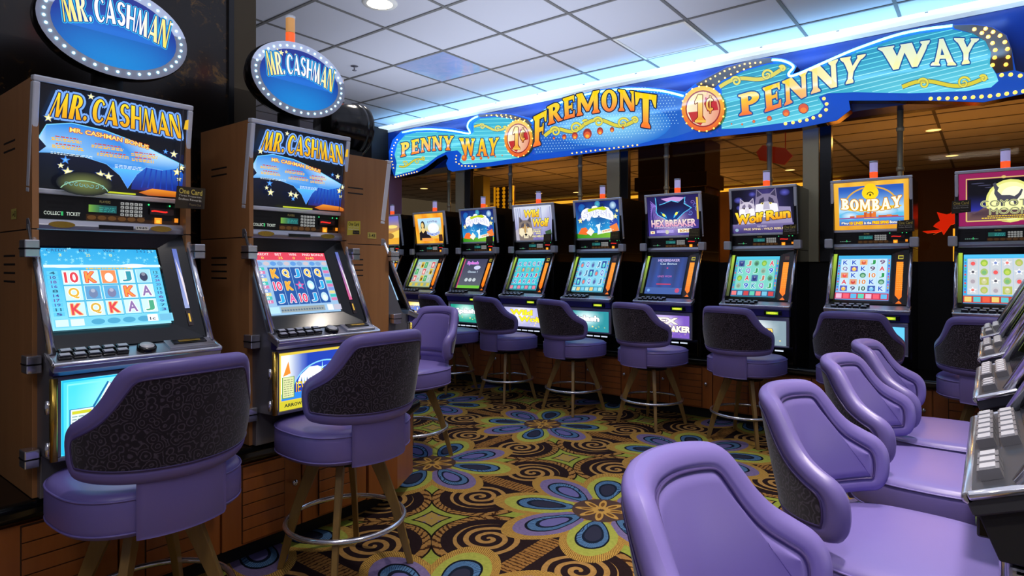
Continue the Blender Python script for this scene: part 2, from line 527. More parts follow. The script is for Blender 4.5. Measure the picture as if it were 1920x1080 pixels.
class Art:
    def __init__(s, dy=.00012): s.v, s.f, s.c, s.mi, s.L, s.dy = [], [], [], [], 0, dy; s.T = None; s.lit = 0

    def raw(s, vs, fs, col):
        b = len(s.v); y = -s.L * s.dy
        for p in vs:
            q = s.T(*p) if s.T else p
            s.v.append((q[0], y, q[1]))
            c = col(*p) if callable(col) else col
            s.c.append(lin(c))
        for f in fs: s.f.append([b + i for i in f]); s.mi.append(s.lit)

    def up(s): s.L += 1; return s

    def poly(s, pts, col): s.up(); s.raw(pts, [list(range(len(pts)))], col)
    def rect(s, x, y, w, h, col): s.poly(Rq(x, y, x + w, y + h), col)

    def grid(s, x, y, w, h, nx, ny, col):
        s.up()
        vs = [(x + w * i / nx, y + h * j / ny) for j in range(ny + 1) for i in range(nx + 1)]
        s.raw(vs, [(j * (nx + 1) + i, j * (nx + 1) + i + 1, (j + 1) * (nx + 1) + i + 1, (j + 1) * (nx + 1) + i) for j in range(ny) for i in range(nx)], col)

    def ell(s, cx, cy, rx, ry, col, n=24, rot=0):
        c, q = math.cos(rot), math.sin(rot)
        pts = []
        for i in range(n):
            a = 2 * math.pi * i / n; x, y = rx * math.cos(a), ry * math.sin(a)
            pts.append((cx + x * c - y * q, cy + x * q + y * c))
        s.poly(pts, col)

    def glow(s, cx, cy, rx, ry, c0, c1, n=20):
        s.up(); vs = [(cx, cy)] + [(cx + rx * math.cos(2 * math.pi * i / n), cy + ry * math.sin(2 * math.pi * i / n)) for i in range(n)]
        s.raw(vs, [(0, i + 1, (i + 1) % n + 1) for i in range(n)], lambda x, y: c0 if (x, y) == (cx, cy) else c1)

    def ring(s, cx, cy, r0x, r0y, r1x, r1y, col, n=28):
        s.up(); o = arcpts(cx, cy, r0x, r0y, 0, 360, n)[:-1]; i = arcpts(cx, cy, r1x, r1y, 0, 360, n)[:-1]
        s.raw(o + i, [(k, (k + 1) % n, n + (k + 1) % n, n + k) for k in range(n)], col)

    def star(s, cx, cy, r, col, rot=90, k=.42):
        s.poly([(cx + (r if i % 2 == 0 else r * k) * math.cos(R(rot + 36 * i)), cy + (r if i % 2 == 0 else r * k) * math.sin(R(rot + 36 * i))) for i in range(10)], col)

    def line(s, pts, w, col, w2=None):
        s.up(); n = len(pts); vs = []
        for i, p in enumerate(pts):
            a, b = pts[max(0, i - 1)], pts[min(n - 1, i + 1)]
            dx, dy = b[0] - a[0], b[1] - a[1]; l = math.hypot(dx, dy) or 1
            ww = (w if w2 is None else w + (w2 - w) * i / (n - 1)) / 2
            vs += [(p[0] - dy / l * ww, p[1] + dx / l * ww), (p[0] + dy / l * ww, p[1] - dx / l * ww)]
        s.raw(vs, [(2 * i, 2 * i + 1, 2 * i + 3, 2 * i + 2) for i in range(n - 1)], col)

    def scroll(s, cx, cy, r, turns, w, col, flip=1, a0=0, n=26):
        s.line([(cx + flip * r * (1 - .86 * i / n) * math.cos(R(a0) + turns * 2 * math.pi * i / n), cy + r * (1 - .86 * i / n) * math.sin(R(a0) + turns * 2 * math.pi * i / n)) for i in range(n + 1)], w, col, w * .6)

    def text(s, txt, x, y, w, h, col, bold=0.0, warp=None, oc=None, od=0, shear=0.0):
        vs, fs = font_mesh(txt, bold)
        wf = warp or (lambda a, b: (x + a * w + shear * b * h, y + b * h))
        pv = [wf(*p) for p in vs]
        if oc:
            s.up()
            for k in range(8):
                dx, dy = od * math.cos(k * math.pi / 4), od * math.sin(k * math.pi / 4)
                s.raw([(p[0] + dx, p[1] + dy) for p in pv], fs, oc)
        s.up()
        if callable(col):
            b = len(s.v); y_ = -s.L * s.dy
            for p, t in zip(pv, vs):
                q = s.T(*p) if s.T else p
                s.v.append((q[0], y_, q[1])); s.c.append(lin(col(*t)))
            for f in fs: s.f.append([b + i for i in f]); s.mi.append(s.lit)
        else: s.raw(pv, fs, col)

    def slab(s, txt, warp, col, oc, od, sp=.08, glow=None, gd=0, F=None):
        SL_ = F or SL
        tot = sum(SL_[c][0] + sp for c in txt) - sp; x = 0; polys = []
        for c in txt:
            for pl in SL_[c][1]:
                # subdivide edges so that the warp bends them
                q = []
                for i, p in enumerate(pl):
                    r = pl[(i + 1) % len(pl)]
                    n = max(1, int(math.hypot(r[0] - p[0], r[1] - p[1]) / .3))
                    q += [(p[0] + (r[0] - p[0]) * k / n, p[1] + (r[1] - p[1]) * k / n) for k in range(n)]
                polys.append([((px + x) / tot, py) for px, py in q])
            x += SL_[c][0] + sp
        for dd, cc in ((gd, glow), (od, oc)):
            if not cc: continue
            s.up()
            for k in range(10):
                dx, dy = dd * math.cos(k * math.pi / 5), dd * math.sin(k * math.pi / 5)
                for pl in polys:
                    s.raw([(warp(*p)[0] + dx, warp(*p)[1] + dy) for p in pl], [list(range(len(pl)))], cc)
        s.up()
        for pl in polys:
            pv = [warp(*p) for p in pl]
            b = len(s.v); y_ = -s.L * s.dy
            for p, t in zip(pv, pl):
                q = s.T(*p) if s.T else p
                s.v.append((q[0], y_, q[1])); s.c.append(lin(col(*t)))
            s.f.append([b + i for i in range(len(pl))]); s.mi.append(s.lit)

    def mesh(s, name, mats=('lit', 'paint'), Mx=None):
        me = bpy.data.meshes.new(name)
        me.from_pydata([Mx @ Vector(p) for p in s.v] if Mx else s.v, [], s.f)
        for m in mats: me.materials.append(M[m])
        me.polygons.foreach_set('material_index', s.mi)
        at = me.color_attributes.new('Col', 'FLOAT_COLOR', 'POINT')
        at.data.foreach_set('color', [k for c in s.c for k in c])
        me.update()
        return me

    def build(s, name, parent=None, mats=('lit', 'paint'), Mx=None):
        return link(name, s.mesh(name, mats, Mx), parent)


def planeM(x0, f0, h0, f1, h1):
    """u along x, v up the slope from (f0,h0) to (f1,h1), -y is the outward normal"""
    zx = Vector((0, -(f1 - f0), h1 - h0)); zx.normalize()
    X = Vector((1, 0, 0)); Yv = zx.cross(X)
    m = Matrix.Identity(4)
    for i in range(3): m[i][0], m[i][1], m[i][2], m[i][3] = X[i], Yv[i], zx[i], (x0, -f0, h0)[i]
    return m


def lerp(a, b, t): return a + (b - a) * t
def mixrgb(a, b, t):
    t = max(0, min(1, t)); return tuple(lerp(p, q, t) for p, q in zip(a, b))


def pl(xs, ys, t):
    if t <= xs[0]: return ys[0]
    for i in range(len(xs) - 1):
        if t <= xs[i + 1]: return lerp(ys[i], ys[i + 1], (t - xs[i]) / (xs[i + 1] - xs[i]))
    return ys[-1]


def on_wall(px, py, Y):
    """a point of the photograph carried onto the wall plane y=Y"""
    u = (px - 960) / F_PX; c, s = math.cos(YAW), math.sin(YAW)
    z = Y / (u * s + c)
    return (z * (u * c - s), EYE + (HORIZ - py) / F_PX * z)

# ================================================================== SETTING


def struct(name, o): o.name = name; o['kind'] = 'structure'; return o


M['carpet'] = carpet(); M['marble'] = marble()
M['farfloor'] = mat('dark_carpet', (40, 26, 18), .9)
M['fascia'] = mat('fascia_blue', (16, 60, 150), .22, spec=.6)
M['pinklit'] = mat('pink_lit_wall', (196, 160, 200), .7)  # the pink light on this wall is put into its colour
M['bronze'] = mat('bronze_column_trim', (66, 56, 40), .35, .5)
M['farwall'] = mat('far_wall_paint', (92, 60, 34), .7)
M['mirrorpost'] = mat('mirror_post', (196, 188, 150), .3, .35)
M['darkwood'] = wood('dark_wood', (70, 42, 24), (50, 28, 16), .4)

b = MB().bb(-9, 3, -3, 5.5, -.05, 0); struct('floor', b.build('floor', 'carpet'))
b = MB().bb(-12, 5, 5.5, 14.2, -.05, 0); struct('floor_far_room', b.build('floor_far_room', 'farfloor'))
b = MB().bb(-9, 3, -3, 5.26, CEIL, CEIL + .05); struct('ceiling', b.build('ceiling', 'tile'))
b = MB().bb(-12, 5, 5.26, 14.2, CEIL, CEIL + .05); struct('ceiling_far_room', b.build('ceiling_far_room', 'tile'))

# ceiling grid bars
GX0, GY0, G = -4.131, 2.404, .6058
b = MB()
for i in range(-8, 12):
    x = GX0 + i * G
    if -9 < x < 3: b.bb(x - .011, x + .011, -3, 5.1, CEIL - .005, CEIL - .0005)
for j in range(-8, 5):
    y = GY0 + j * G
    b.bb(-9, 3, y - .011, y + .011, CEIL - .006, CEIL - .001)
struct('trim_1', b.build('trim_1', 'tbar'))
b = MB()
for i in range(-12, 14):
    x = GX0 + i * G * 2
    if -12 < x < 5: b.bb(x - .016, x + .016, 5.5, 13.6, CEIL - .006, CEIL - .001)
for j in range(0, 14):
    y = 5.6 + j * G
    b.bb(-12, 5, y - .012, y + .012, CEIL - .006, CEIL - .001)
struct('trim_2', b.build('trim_2', 'tbar'))

# column clad in flecked marble behind the left row, with its bronze corner strip
b = MB().bb(-3.7, -2.95, -2.2, 1.545, 0, CEIL)
struct('wall_left', b.build('wall_left', 'marble'))
b = MB().bb(-3.7, -2.945, 1.545, 1.665, 0, CEIL - .0005).bb(-3.0, -2.935, 1.52, 1.545, 0, CEIL - .0005, 1)
struct('trim_3', b.build('trim_3', ['bronze', 'black']))
b = MB().bb(-9, -6.12, 5.27, 5.5, 0, CEIL)
struct('wall_back_left', b.build('wall_back_left', 'pinklit'))
b = MB().bb(-12, 5, 13.6, 13.75, 0, CEIL)
struct('wall_far', b.build('wall_far', 'farwall'))
# header above the glass + half wall below it
b = MB().bb(-6.12, 3, 5.27, 5.6, 2.44, CEIL - .001)
struct('wall_back_header', b.build('wall_back_header', 'fascia'))
b = MB().bb(-6.12, 3, 5.46, 5.58, 0, 1.30)
struct('wall_back', b.build('wall_back', 'blackm'))
b = MB().bb(-6.3, -6.12, 5.0, 5.27, 0, CEIL - .001)
struct('wall_back_return', b.build('wall_back_return', 'blackm'))
# white trim strip whose glow imitates the light falling on it, and the thin trim under it
b = MB().bb(-9, 3, 5.11, 5.265, CEIL - .012, CEIL - .001)
tag(b.build('glowing_trim_strip', 'white'), 'long white trim strip, its lit look given by its own glow, between the tiled ceiling and the blue sign fascia', 'light')
b = MB().bb(-9, 3, 5.262, 5.268, 2.985, CEIL - .013)
for k in range(20): b.bb(-8.6 + k * .55, -8.58 + k * .55, 5.10, 5.11, CEIL - .012, CEIL - .008, 1)
struct('trim_4', b.build('trim_4', ['trimring', 'tbar']))

# tinted glass bays
gm = bpy.data.materials.new('bronze_glass'); gm.use_nodes = True; nt = gm.node_tree; nt.nodes.clear()
o_ = nt.nodes.new('ShaderNodeOutputMaterial'); mx = nt.nodes.new('ShaderNodeMixShader')
tr = nt.nodes.new('ShaderNodeBsdfTransparent'); gl = nt.nodes.new('ShaderNodeBsdfGlossy')
tr.inputs[0].default_value = (.72, .62, .42, 1); gl.inputs['Roughness'].default_value = .03
gl.inputs[0].default_value = (.9, .8, .6, 1); mx.inputs[0].default_value = .008
nt.links.new(tr.outputs[0], mx.inputs[1]); nt.links.new(gl.outputs[0], mx.inputs[2]); nt.links.new(mx.outputs[0], o_.inputs[0])
M['glass'] = gm
PX_THIN = [842, 957, 1088, 1250, 1443, 1688]
PX_WIDE = [(856, 872), (1139, 1163), (1506, 1536)]
edges = [-6.12] + sorted([on_wall(p, 400, 5.5)[0] for p in PX_THIN] + [on_wall((a + c) / 2, 400, 5.5)[0] for a, c in PX_WIDE]) + [3.0]
for i in range(len(edges) - 1):
    b = MB().bb(edges[i] + .002, edges[i + 1] - .002, 5.50, 5.508, 1.30, 2.44)
    struct('window_%d' % (i + 1), b.build('window', 'glass'))
n = 5
for p in PX_THIN:
    x = on_wall(p, 400, 5.46)[0]
    b = MB().tube([(x, 5.46, 1.30), (x, 5.46, 2.44)], .021, 12)
    for z in (1.62, 2.0, 2.3): b.lathe([(.021, z - .02), (.028, z - .012), (.028, z + .012), (.021, z + .02)], (x, 5.46, 0), 12)
    struct('trim_%d' % n, b.build('trim', 'mirrorpost')); n += 1
for a, c in PX_WIDE:
    x0, x1 = on_wall(a, 400, 5.44)[0], on_wall(c, 400, 5.44)[0]
    b = MB().bb(x0, x1, 5.42, 5.47, 1.30, 2.44, 0).bb(x1 + .005, x1 + .09, 5.43, 5.49, 1.30, 2.44, 1)
    struct('trim_%d' % n, b.build('trim', ['mirrorpost', 'black'], bev=.004)); n += 1

# ------------------------------------------------------------------ downlights, vents, sprinklers


def downlight(x, y, label, group=None):
    r = empty('downlight', (x, y, CEIL), 0, label, 'ceiling light', group)
    MB().lathe([(.085, -.0105), (.112, -.0095), (.118, -.002), (.118, 0)], seg=28).build('trim_ring', 'trimring', r)
    MB().lathe([(0, -.007), (.086, -.008)], seg=28).build('lamp_disc', 'warm', r)
    return r


downlight(*DOWN[0], 'round recessed downlight in the white tiled ceiling above the aisle')
for x, y in DOWN[1:]:
    downlight(x, y, 'added round downlight in the unseen ceiling, put there to light the room', 'unseen downlights')
for k, (px, py, wh) in enumerate([(1750, 243, 'second from the right beyond the glass'), (1785, 291, 'small far one beyond the glass above the moon machine'), (1010, 362, 'faint one beyond the glass above the grey wolf machine'), (795, 353, 'tiny far one beyond the glass at the left end'), (797, 386, 'lowest one beyond the glass at the left end'), (1081, 360, 'one beyond the glass left of the mirror post'), (1245, 343, 'one beyond the glass above the black cat machine'), (1481, 318, 'one beyond the glass right of the wolf pair machine'), (1800, 320, 'lowest right one beyond the glass')]):
    z = (CEIL - EYE) * F_PX / (HORIZ - py); u = (px - 960) / F_PX
    x, y = z * (u * math.cos(YAW) - math.sin(YAW)), z * (u * math.sin(YAW) + math.cos(YAW))
    if y < 13.3 and x > -11: downlight(x, y, 'warm downlight, ' + wh)

# reflective light panel tile
x0, y0 = GX0 + .012, GY0 + 2 * G + .012
m_ = mat('prismatic_panel', (150, 190, 225), .25, 0, coat=.5); nt = m_.node_tree
v = texco(nt, 'Object', (1, 1, 1)); q = noise(nt, 6, 4, v, .6, 2.0)
nt.links.new(mixc(nt, q, lin((120, 170, 215)), lin((200, 190, 225))), nt.nodes['Principled BSDF'].inputs['Base Color'])
M['prism'] = m_
b = MB().bb(x0, x0 + G - .024, y0, y0 + G - .024, CEIL - .004, CEIL - .0008)
tag(b.build('ceiling_light_panel', 'prism'), 'square shiny pale blue light panel set in the tiled ceiling', 'ceiling panel')
# air vent
x0, y0 = GX0 + 3 * G + .012, GY0 + 3 * G + .012
r = empty('air_vent', (x0, y0, CEIL), 0, 'square louvred air vent in the blue lit ceiling above the sign', 'air vent')
W_ = G - .024
b = MB()
for a in ((0, W_, 0, .02), (0, W_, W_ - .02, W_), (0, .02, .02, W_ - .02), (W_ - .02, W_, .02, W_ - .02)):
    b.bb(a[0], a[1], a[2], a[3], -.010, -.0008)
b.build('vent_frame', 'trimring', r)
b = MB()
for k in range(22):
    y = .03 + k * (W_ - .05) / 22
    b.add([(.02, y, -.002), (W_ - .02, y, -.002), (W_ - .02, y + .012, -.009), (.02, y + .012, -.009)], [(0, 1, 2, 3)])
M['lou'] = mat('vent_grey', (214, 218, 226), .5)
b.build('louvre', 'lou', r)
b = MB().lathe([(0, -.001), (.03, -.002), (.034, -.0005)], seg=16).lathe([(.006, -.001), (.006, -.035), (0, -.035)], seg=8).lathe([(0, -.036), (.02, -.036), (.02, -.039), (0, -.039)], seg=12)
o = b.build('ceiling_sprinkler', 'darkmetal', None, (-4.42, 3.42, CEIL)); tag(o, 'small dark fire sprinkler head hanging from the white ceiling', 'sprinkler')

# ------------------------------------------------------------------ base cabinets and worktops


def base_unit(loc, rz, label, group):
    """two grooved doors, .742 wide, front at local y=0, facing -y"""
    r = empty('base_cabinet', loc, rz, label, 'cabinet', group)
    Wd = .742
    MB().bb(-Wd / 2, Wd / 2, .02, .5, .09, .44, 0).bb(-Wd / 2, Wd / 2, .09, .5, 0, .09, 1).build('carcass', ['woodred', 'blackm'], r)
    for s in (0, 1):
        x0 = -Wd / 2 + s * Wd / 2 + .003; x1 = x0 + Wd / 2 - .007
        d = MB().bb(x0, x1, .002, .019, .095, .432).build('door', 'woodred', r, bev=.0015)
        gx0, gx1 = x0 + .086, x1 - .086
        b = MB().bb(gx0 - .004, gx1 + .004, .0012, .003, .102, .428, 1)
        for k in range(6):
            z0 = .105 + k * .0535
            b.bb(gx0, gx1, -.004, .0015, z0, z0 + .0495, 0)
        b.build('grooved_panel', ['woodred', 'darkwood'], d, bev=.0018)
        b = MB().lathe([(.004, 0), (.004, .012), (.013, .016), (.015, .022), (.011, .029), (0, .031)], (x1 - .045, 0, .30), 14, axis='y')
        b.build('knob', 'chrome', d)
    return r


def copy_base(src, loc, rz, label, group):
    c = copy_tree(src); c.location = loc; c.rotation_euler = (0, 0, rz); c['label'] = label; c['group'] = group
    return c


b0 = base_unit((-2.47, .875, 0), R(90), 'orange-brown wooden base cabinet with grooved doors under the snow game machine', 'base cabinets')
# rz=+90 turns -y to +x : front faces the aisle
copy_base(b0, (-2.47, 1.619, 0), R(90), 'orange-brown wooden base cabinet with grooved doors under the jewel machine', 'base cabinets')
copy_base(b0, (-2.47, .131, 0), R(90), 'orange-brown wooden base cabinet at the bottom left corner of the photo', 'base cabinets')
# end piece with the chamfered corner
pts = [(-2.47, 1.993), (-2.47, 2.19), (-2.60, 2.42), (-3.35, 2.43), (-3.35, 1.993)]


def slabz(mb, pts, z0, z1, mi=0):
    n = len(pts); b = len(mb.v)
    mb.add([(x, y, z0) for x, y in pts] + [(x, y, z1) for x, y in pts], [(i, (i + 1) % n, n + (i + 1) % n, n + i) for i in range(n)], mi)
    mb.f += [[b + i for i in range(n)][::-1], [b + n + i for i in range(n)]]; mb.mi += [mi, mi]; mb.sm += [False, False]
    return mb


r = empty('corner_base_cabinet', (0, 0, 0), 0, 'wooden base cabinet with a chamfered corner at the end of the left row', 'cabinet')
b = slabz(MB(), pts, .09, .44); slabz(b, [(x - .08 if i < 3 else x, y if i == 0 or i == 4 else y - .08) for i, (x, y) in enumerate(pts)], 0, .09, 1)
b.build('carcass', ['woodred', 'blackm'], r)
MB().bb(-2.4705, -2.466, 1.997, 2.185, .095, .432).build('side_panel', 'woodred', r, bev=.001)
for k in range(8):
    names = ['under the orange portrait machine', 'under the fourth machine from the right of the long row']
    x = .075 - .7425 * k
    wh = ['under the moon machine', 'under the orange bordered machine', 'under the wolf pair machine', 'under the black cat machine', 'under the second splash machine', 'under the grey wolf machine', 'under the first splash machine', 'under the orange portrait machine', 'at the far left end of the long row'][k]
    copy_base(b0, (x, 4.96, 0), 0, 'wooden base cabinet in the long back row ' + wh, 'base cabinets')
for k in range(4):
    copy_base(b0, (.215, .51 + .742 * k, 0), R(-90), 'wooden base cabinet under the right row, %s' % ['nearest the camera', 'second from the camera', 'third from the camera', 'farthest from the camera'][k], 'base cabinets')


def worktop(pts, label):
    b = slabz(MB(), pts, .442, .508)
    return tag(b.build('worktop', 'counter', bev=.028, seg=4), label, 'worktop')


worktop([(-2.44, -.6), (-2.44, 2.21), (-2.57, 2.46), (-3.40, 2.47), (-3.40, 2.0), (-2.93, 1.7), (-2.93, -.6)], 'glossy black worktop carrying the left row of machines')
worktop([(-6.3, 4.93), (.60, 4.93), (.60, 5.44), (-6.3, 5.44)], 'glossy black worktop carrying the long back row of machines')
worktop([(.185, .1), (.70, .1), (.70, 3.55), (.185, 3.55)], 'glossy black worktop carrying the right row of machines')

# ================================================================== STOOLS


def catmull(pts, n, closed=True):
    out = []; m = len(pts)
    for i in range(m):
        p0, p1, p2, p3 = pts[(i - 1) % m], pts[i], pts[(i + 1) % m], pts[(i + 2) % m]
        for k in range(n):
            t = k / n
            out.append(tuple(.5 * ((2 * p1[j]) + (-p0[j] + p2[j]) * t + (2 * p0[j] - 5 * p1[j] + 4 * p2[j] - p3[j]) * t * t + (-p0[j] + 3 * p1[j] - 3 * p2[j] + p3[j]) * t ** 3) for j in (0, 1)))
    return out


def resample(pts, n):
    L = [0]; m = len(pts)
    for i in range(m): L.append(L[-1] + math.dist(pts[i], pts[(i + 1) % m]))
    out = []; j = 0
    for i in range(n):
        d = L[-1] * i / n
        while L[j + 1] < d: j += 1
        t = (d - L[j]) / max(1e-9, L[j + 1] - L[j]); a, b_ = pts[j], pts[(j + 1) % m]
        out.append((lerp(a[0], b_[0], t), lerp(a[1], b_[1], t)))
    return out


def inset(pts, d):
    n = len(pts); out = []
    for i in range(n):
        a, b_ = pts[i - 2], pts[(i + 2) % n]
        dx, dy = b_[0] - a[0], b_[1] - a[1]; l = math.hypot(dx, dy)
        out.append((pts[i][0] - dy / l * d, pts[i][1] + dx / l * d))
    return out


TOPZ = .985
half = [(.352, .655), (.384, .685), (.394, .73), (.386, .775), (.355, .808), (.305, .83), (.262, .852), (.228, .885), (.200, .925), (.176, .958), (.140, .978), (.07, TOPZ)]
half = [(x * (.90 if x < .2 else .90 - .07 * (x - .2) / .19), z) for x, z in half]
poly = half + [(0, TOPZ + .002)] + [(-x, z) for x, z in half[::-1]] + [(-.25, .645), (-.18, .638), (-.1, .635), (0, .634), (.1, .635), (.18, .638), (.25, .645)]
# start at the rightmost point (index 2), counter-clockwise
poly = poly[2:] + poly[:2]
NB = 120
OUT = resample(catmull(poly, 8), NB)
RB = .250


def bmap(s, z, h):
    """h>0 = outward (rear)"""
    a = s / RB
    rr = RB + .22 * (z - .62) ** 1.15 * (math.cos(a) * .75 + .25) if z > .62 else RB
    flare = 1 - .10 * max(0, abs(a) - 1.0)
    return ((rr + h) * math.sin(a) * flare, -(rr + h) * math.cos(a) + .0, z)


def half_t(d): return .026 * math.sqrt(max(0, 1 - (1 - min(d / .028, 1)) ** 2))


def backrest_mesh():
    mb = MB(); ds = [0, .003, .008, .015, .022, .030, .036, .040, .045, .050, .056]
    rings = [inset(OUT, d) for d in ds]
    gr = {.040: .004, .050: .003}
    for side in (1, -1):
        vs = []; fs = []
        for d, rg in zip(ds, rings):
            h = half_t(d) - gr.get(d, 0)
            if side == -1 and d > .05: h += .004
            vs += [bmap(x, z, side * h) for x, z in rg]
        for k in range(len(ds) - 1):
            for i in range(NB):
                j = (i + 1) % NB; q = (k * NB + i, k * NB + j, (k + 1) * NB + j, (k + 1) * NB + i)
                fs.append(q if side == 1 else q[::-1])
        # interior: pair i with NB-i
        rg = rings[-1]; base = (len(ds) - 1) * NB; Mx = 14; prev = None; off = len(vs)
        for i in range(0, NB // 2 + 1):
            j = (NB - i) % NB; a, c = rg[i], rg[j]; idx = []
            for m in range(Mx + 1):
                t = m / Mx
                if i in (0, NB // 2): idx.append(base + i); continue
                if m == 0: idx.append(base + i); continue
                if m == Mx: idx.append(base + j); continue
                bul = .006 * math.sin(math.pi * t) * (1 if side == -1 else .5)
                vs.append(bmap(lerp(a[0], c[0], t), lerp(a[1], c[1], t), side * (half_t(.05) + (.004 if side == -1 else 0) + bul)))
                idx.append(len(vs) - 1)
            if prev:
                for m in range(Mx):
                    q = [prev[m], idx[m], idx[m + 1], prev[m + 1]]
                    q2 = []
                    for z in q:
                        if z not in q2: q2.append(z)
                    if len(q2) > 2: fs.append(q2 if side == 1 else q2[::-1])
            prev = idx
        mb.add(vs, fs, 0, True)
    return mb


def fabric_mesh():
    mb = MB(); rg = inset(OUT, .047); Mx = 14; vs = []; fs = []; prev = None
    for i in range(0, NB // 2 + 1):
        j = (NB - i) % NB; a, c = rg[i], rg[j]; idx = []
        for m in range(Mx + 1):
            t = m / Mx
            bul = .003 * math.sin(math.pi * t)
            vs.append(bmap(lerp(a[0], c[0], t), lerp(a[1], c[1], t), .0275 + bul)); idx.append(len(vs) - 1)
        if prev:
            for m in range(Mx): fs.append((prev[m], idx[m], idx[m + 1], prev[m + 1]))
        prev = idx
    return mb.add(vs, fs, 0, True)


def sup(a, b_, n, q):
    c, s = math.cos(q), math.sin(q)
    return (a * math.copysign(abs(c) ** (2 / n), c), b_ * math.copysign(abs(s) ** (2 / n), s))


def make_stool():
    r = empty('bar_stool', (0, 0, 0))
    mb = MB(); N = 64; prof = [(.40, .487), (.955, .487), (.985, .497), (1, .515), (1, .575), (.99, .592), (.965, .604), (.92, .611), (.8, .616), (.5, .621), (0, .622)]
    vs = []; fs = []
    for k, z in prof:
        for i in range(N):
            x, y = sup(.260 * k, .248 * k, 2.7, 2 * math.pi * i / N)
            vs.append((x, y + .015, z))
    for a in range(len(prof) - 1):
        for i in range(N):
            j = (i + 1) % N; fs.append((a * N + i, a * N + j, (a + 1) * N + j, (a + 1) * N + i))
    mb.add(vs, fs, 0, True)
    seat = mb.build('seat', 'vinyl', r)
    for zz, kk in ((.594, .9945), (.500, .9905)):
        MB().tube([(sup(.260 * kk, .248 * kk, 2.7, 2 * math.pi * i / N)[0], sup(.260 * kk, .248 * kk, 2.7, 2 * math.pi * i / N)[1] + .015, zz) for i in range(N)], .0032, 6, True).build('piping', 'vinyl', seat)
    # rear support plate
    mb = MB(); vs = []; n = 14
    for rr in (.246, .268):
        for z in (.478, .49, .60, .665):
            for i in range(n + 1):
                a = -.50 + 1.0 * i / n
                q = rr - (.006 if z == .478 else 0)
                vs.append((q * math.sin(a) * 1.02, -q * math.cos(a) + .008, z))
    m = n + 1
    for s, base in ((0, 0), (1, 4 * m)):
        for k in range(3):
            for i in range(n):
                q = (base + k * m + i, base + k * m + i + 1, base + (k + 1) * m + i + 1, base + (k + 1) * m + i)
                mb.f.append(q[::-1] if s == 0 else q); mb.mi.append(0); mb.sm.append(True)
    for k in range(3):
        for i, fl in ((0, 1), (n, 0)):
            q = (k * m + i, (k + 1) * m + i, 4 * m + (k + 1) * m + i, 4 * m + k * m + i)
            mb.f.append(q if fl else q[::-1]); mb.mi.append(0); mb.sm.append(False)
    for i in range(n): mb.f.append((i, i + 1, 4 * m + i + 1, 4 * m + i)[::-1]); mb.mi.append(0); mb.sm.append(False)
    mb.v = [tuple(v_) for v_ in vs]
    mb.build('back_support', 'vinyl', r)
    bk = backrest_mesh().build('backrest', 'vinyl', r)
    fabric_mesh().build('fabric_panel', 'fabric', bk)
    for d, side in ((.0455, 1), (.045, -1)):
        rg = inset(OUT, d)
        MB().tube([bmap(x, z, side * (.026 + (.001 if side == 1 else .0005))) for x, z in rg], .0030, 6, True).build('piping', 'piping', bk)
    MB().lathe([(0, .484), (.17, .484), (.17, .470), (.12, .462), (.12, .440), (0, .440)], seg=28).build('swivel_plate', 'blackm', r)
    for k in range(4):
        a = R(45 + 90 * k); ca, sa = math.cos(a), math.sin(a)
        mb = MB(); vs = []
        for z, rad, wr, wt in ((0, .270, .013, .011), (.24, .205, .020, .012), (.455, .118, .030, .014)):
            for dr, dt in ((-wr, -wt), (wr, -wt), (wr, wt), (-wr, wt)):
                rr = rad + dr
                vs.append((rr * ca - dt * sa, rr * sa + dt * ca, z))
        fs = [(0, 3, 2, 1), (8, 9, 10, 11)]
        for lv in (0, 4):
            for i in range(4): fs.append((lv + i, lv + (i + 1) % 4, lv + 4 + (i + 1) % 4, lv + 4 + i))
        mb.add(vs, fs); mb.build('leg', 'legwood', r, bev=.003)
    MB().tube([(.243 * math.cos(2 * math.pi * i / 48), .243 * math.sin(2 * math.pi * i / 48), .20) for i in range(48)], .0105, 10, True).build('foot_ring', 'chrome', r)
    return r


stool0 = make_stool(); _first = [True]


def place_stool(x, y, rz, label, group, s=1.0, leg=0):
    o = stool0 if _first[0] else copy_tree(stool0)
    _first[0] = False
    o.location = (x, y, 0); o.rotation_euler = (0, 0, R(rz)); o.scale = (1, 1, s)
    o['label'] = label; o['category'] = 'bar stool'; o['group'] = group
    if leg:
        for c in bpy.data.objects:
            if c.parent == o and (c.name.startswith('leg') or c.name.startswith('foot_ring')): c.rotation_euler = (0, 0, R(leg))
    return o


gl_ = 'purple stools along the left row'
place_stool(-2.135, .845, 91, 'purple swivel stool with dark scroll fabric back, in front of the snow game machine', gl_, 1.02)
place_stool(-2.15, 1.62, 88, 'purple swivel stool with dark scroll fabric back, in front of the jewel machine', gl_, 1.03)
place_stool(-3.03, 2.80, 180, 'purple stool facing the camera with plain padded front, at the end of the left row', gl_)
gb = 'purple stools along the back row'
BXS = [.075 - .7415 * k for k in range(9)]
for k, nm in enumerate(['moon machine, cut by the right machines', 'orange bordered machine, widest of the back row', 'wolf pair machine', 'black cat machine', 'second splash machine', 'grey wolf machine', 'first splash machine', 'orange portrait machine', 'leftmost machine of the back row']):
    place_stool(BXS[k] + (-.07 if k == 0 else 0), 4.60, [-2, -2, -11, -13, -14, -13, -12, -10, -10][k], 'dark backed purple stool in front of the ' + nm, gb)
gr_ = 'purple stools along the right row'
place_stool(-.16, 1.02, -90, 'purple stool nearest the camera, only its padded backrest in view', gr_, .95)
place_stool(-.17, 1.82, -93, 'purple stool with wide seat, second from the camera on the right', gr_, .95)
place_stool(-.16, 2.55, -92, 'purple stool third from the camera on the right', gr_, .95)
place_stool(-.15, 3.14, -88, 'purple stool farthest of the right row, its scroll fabric back in shadow', gr_, .95)

# ================================================================== SLOT MACHINES
ZB = .51          # worktop height: machine parts are written with heights above the floor


def V(f, h): return (-f, h - ZB)


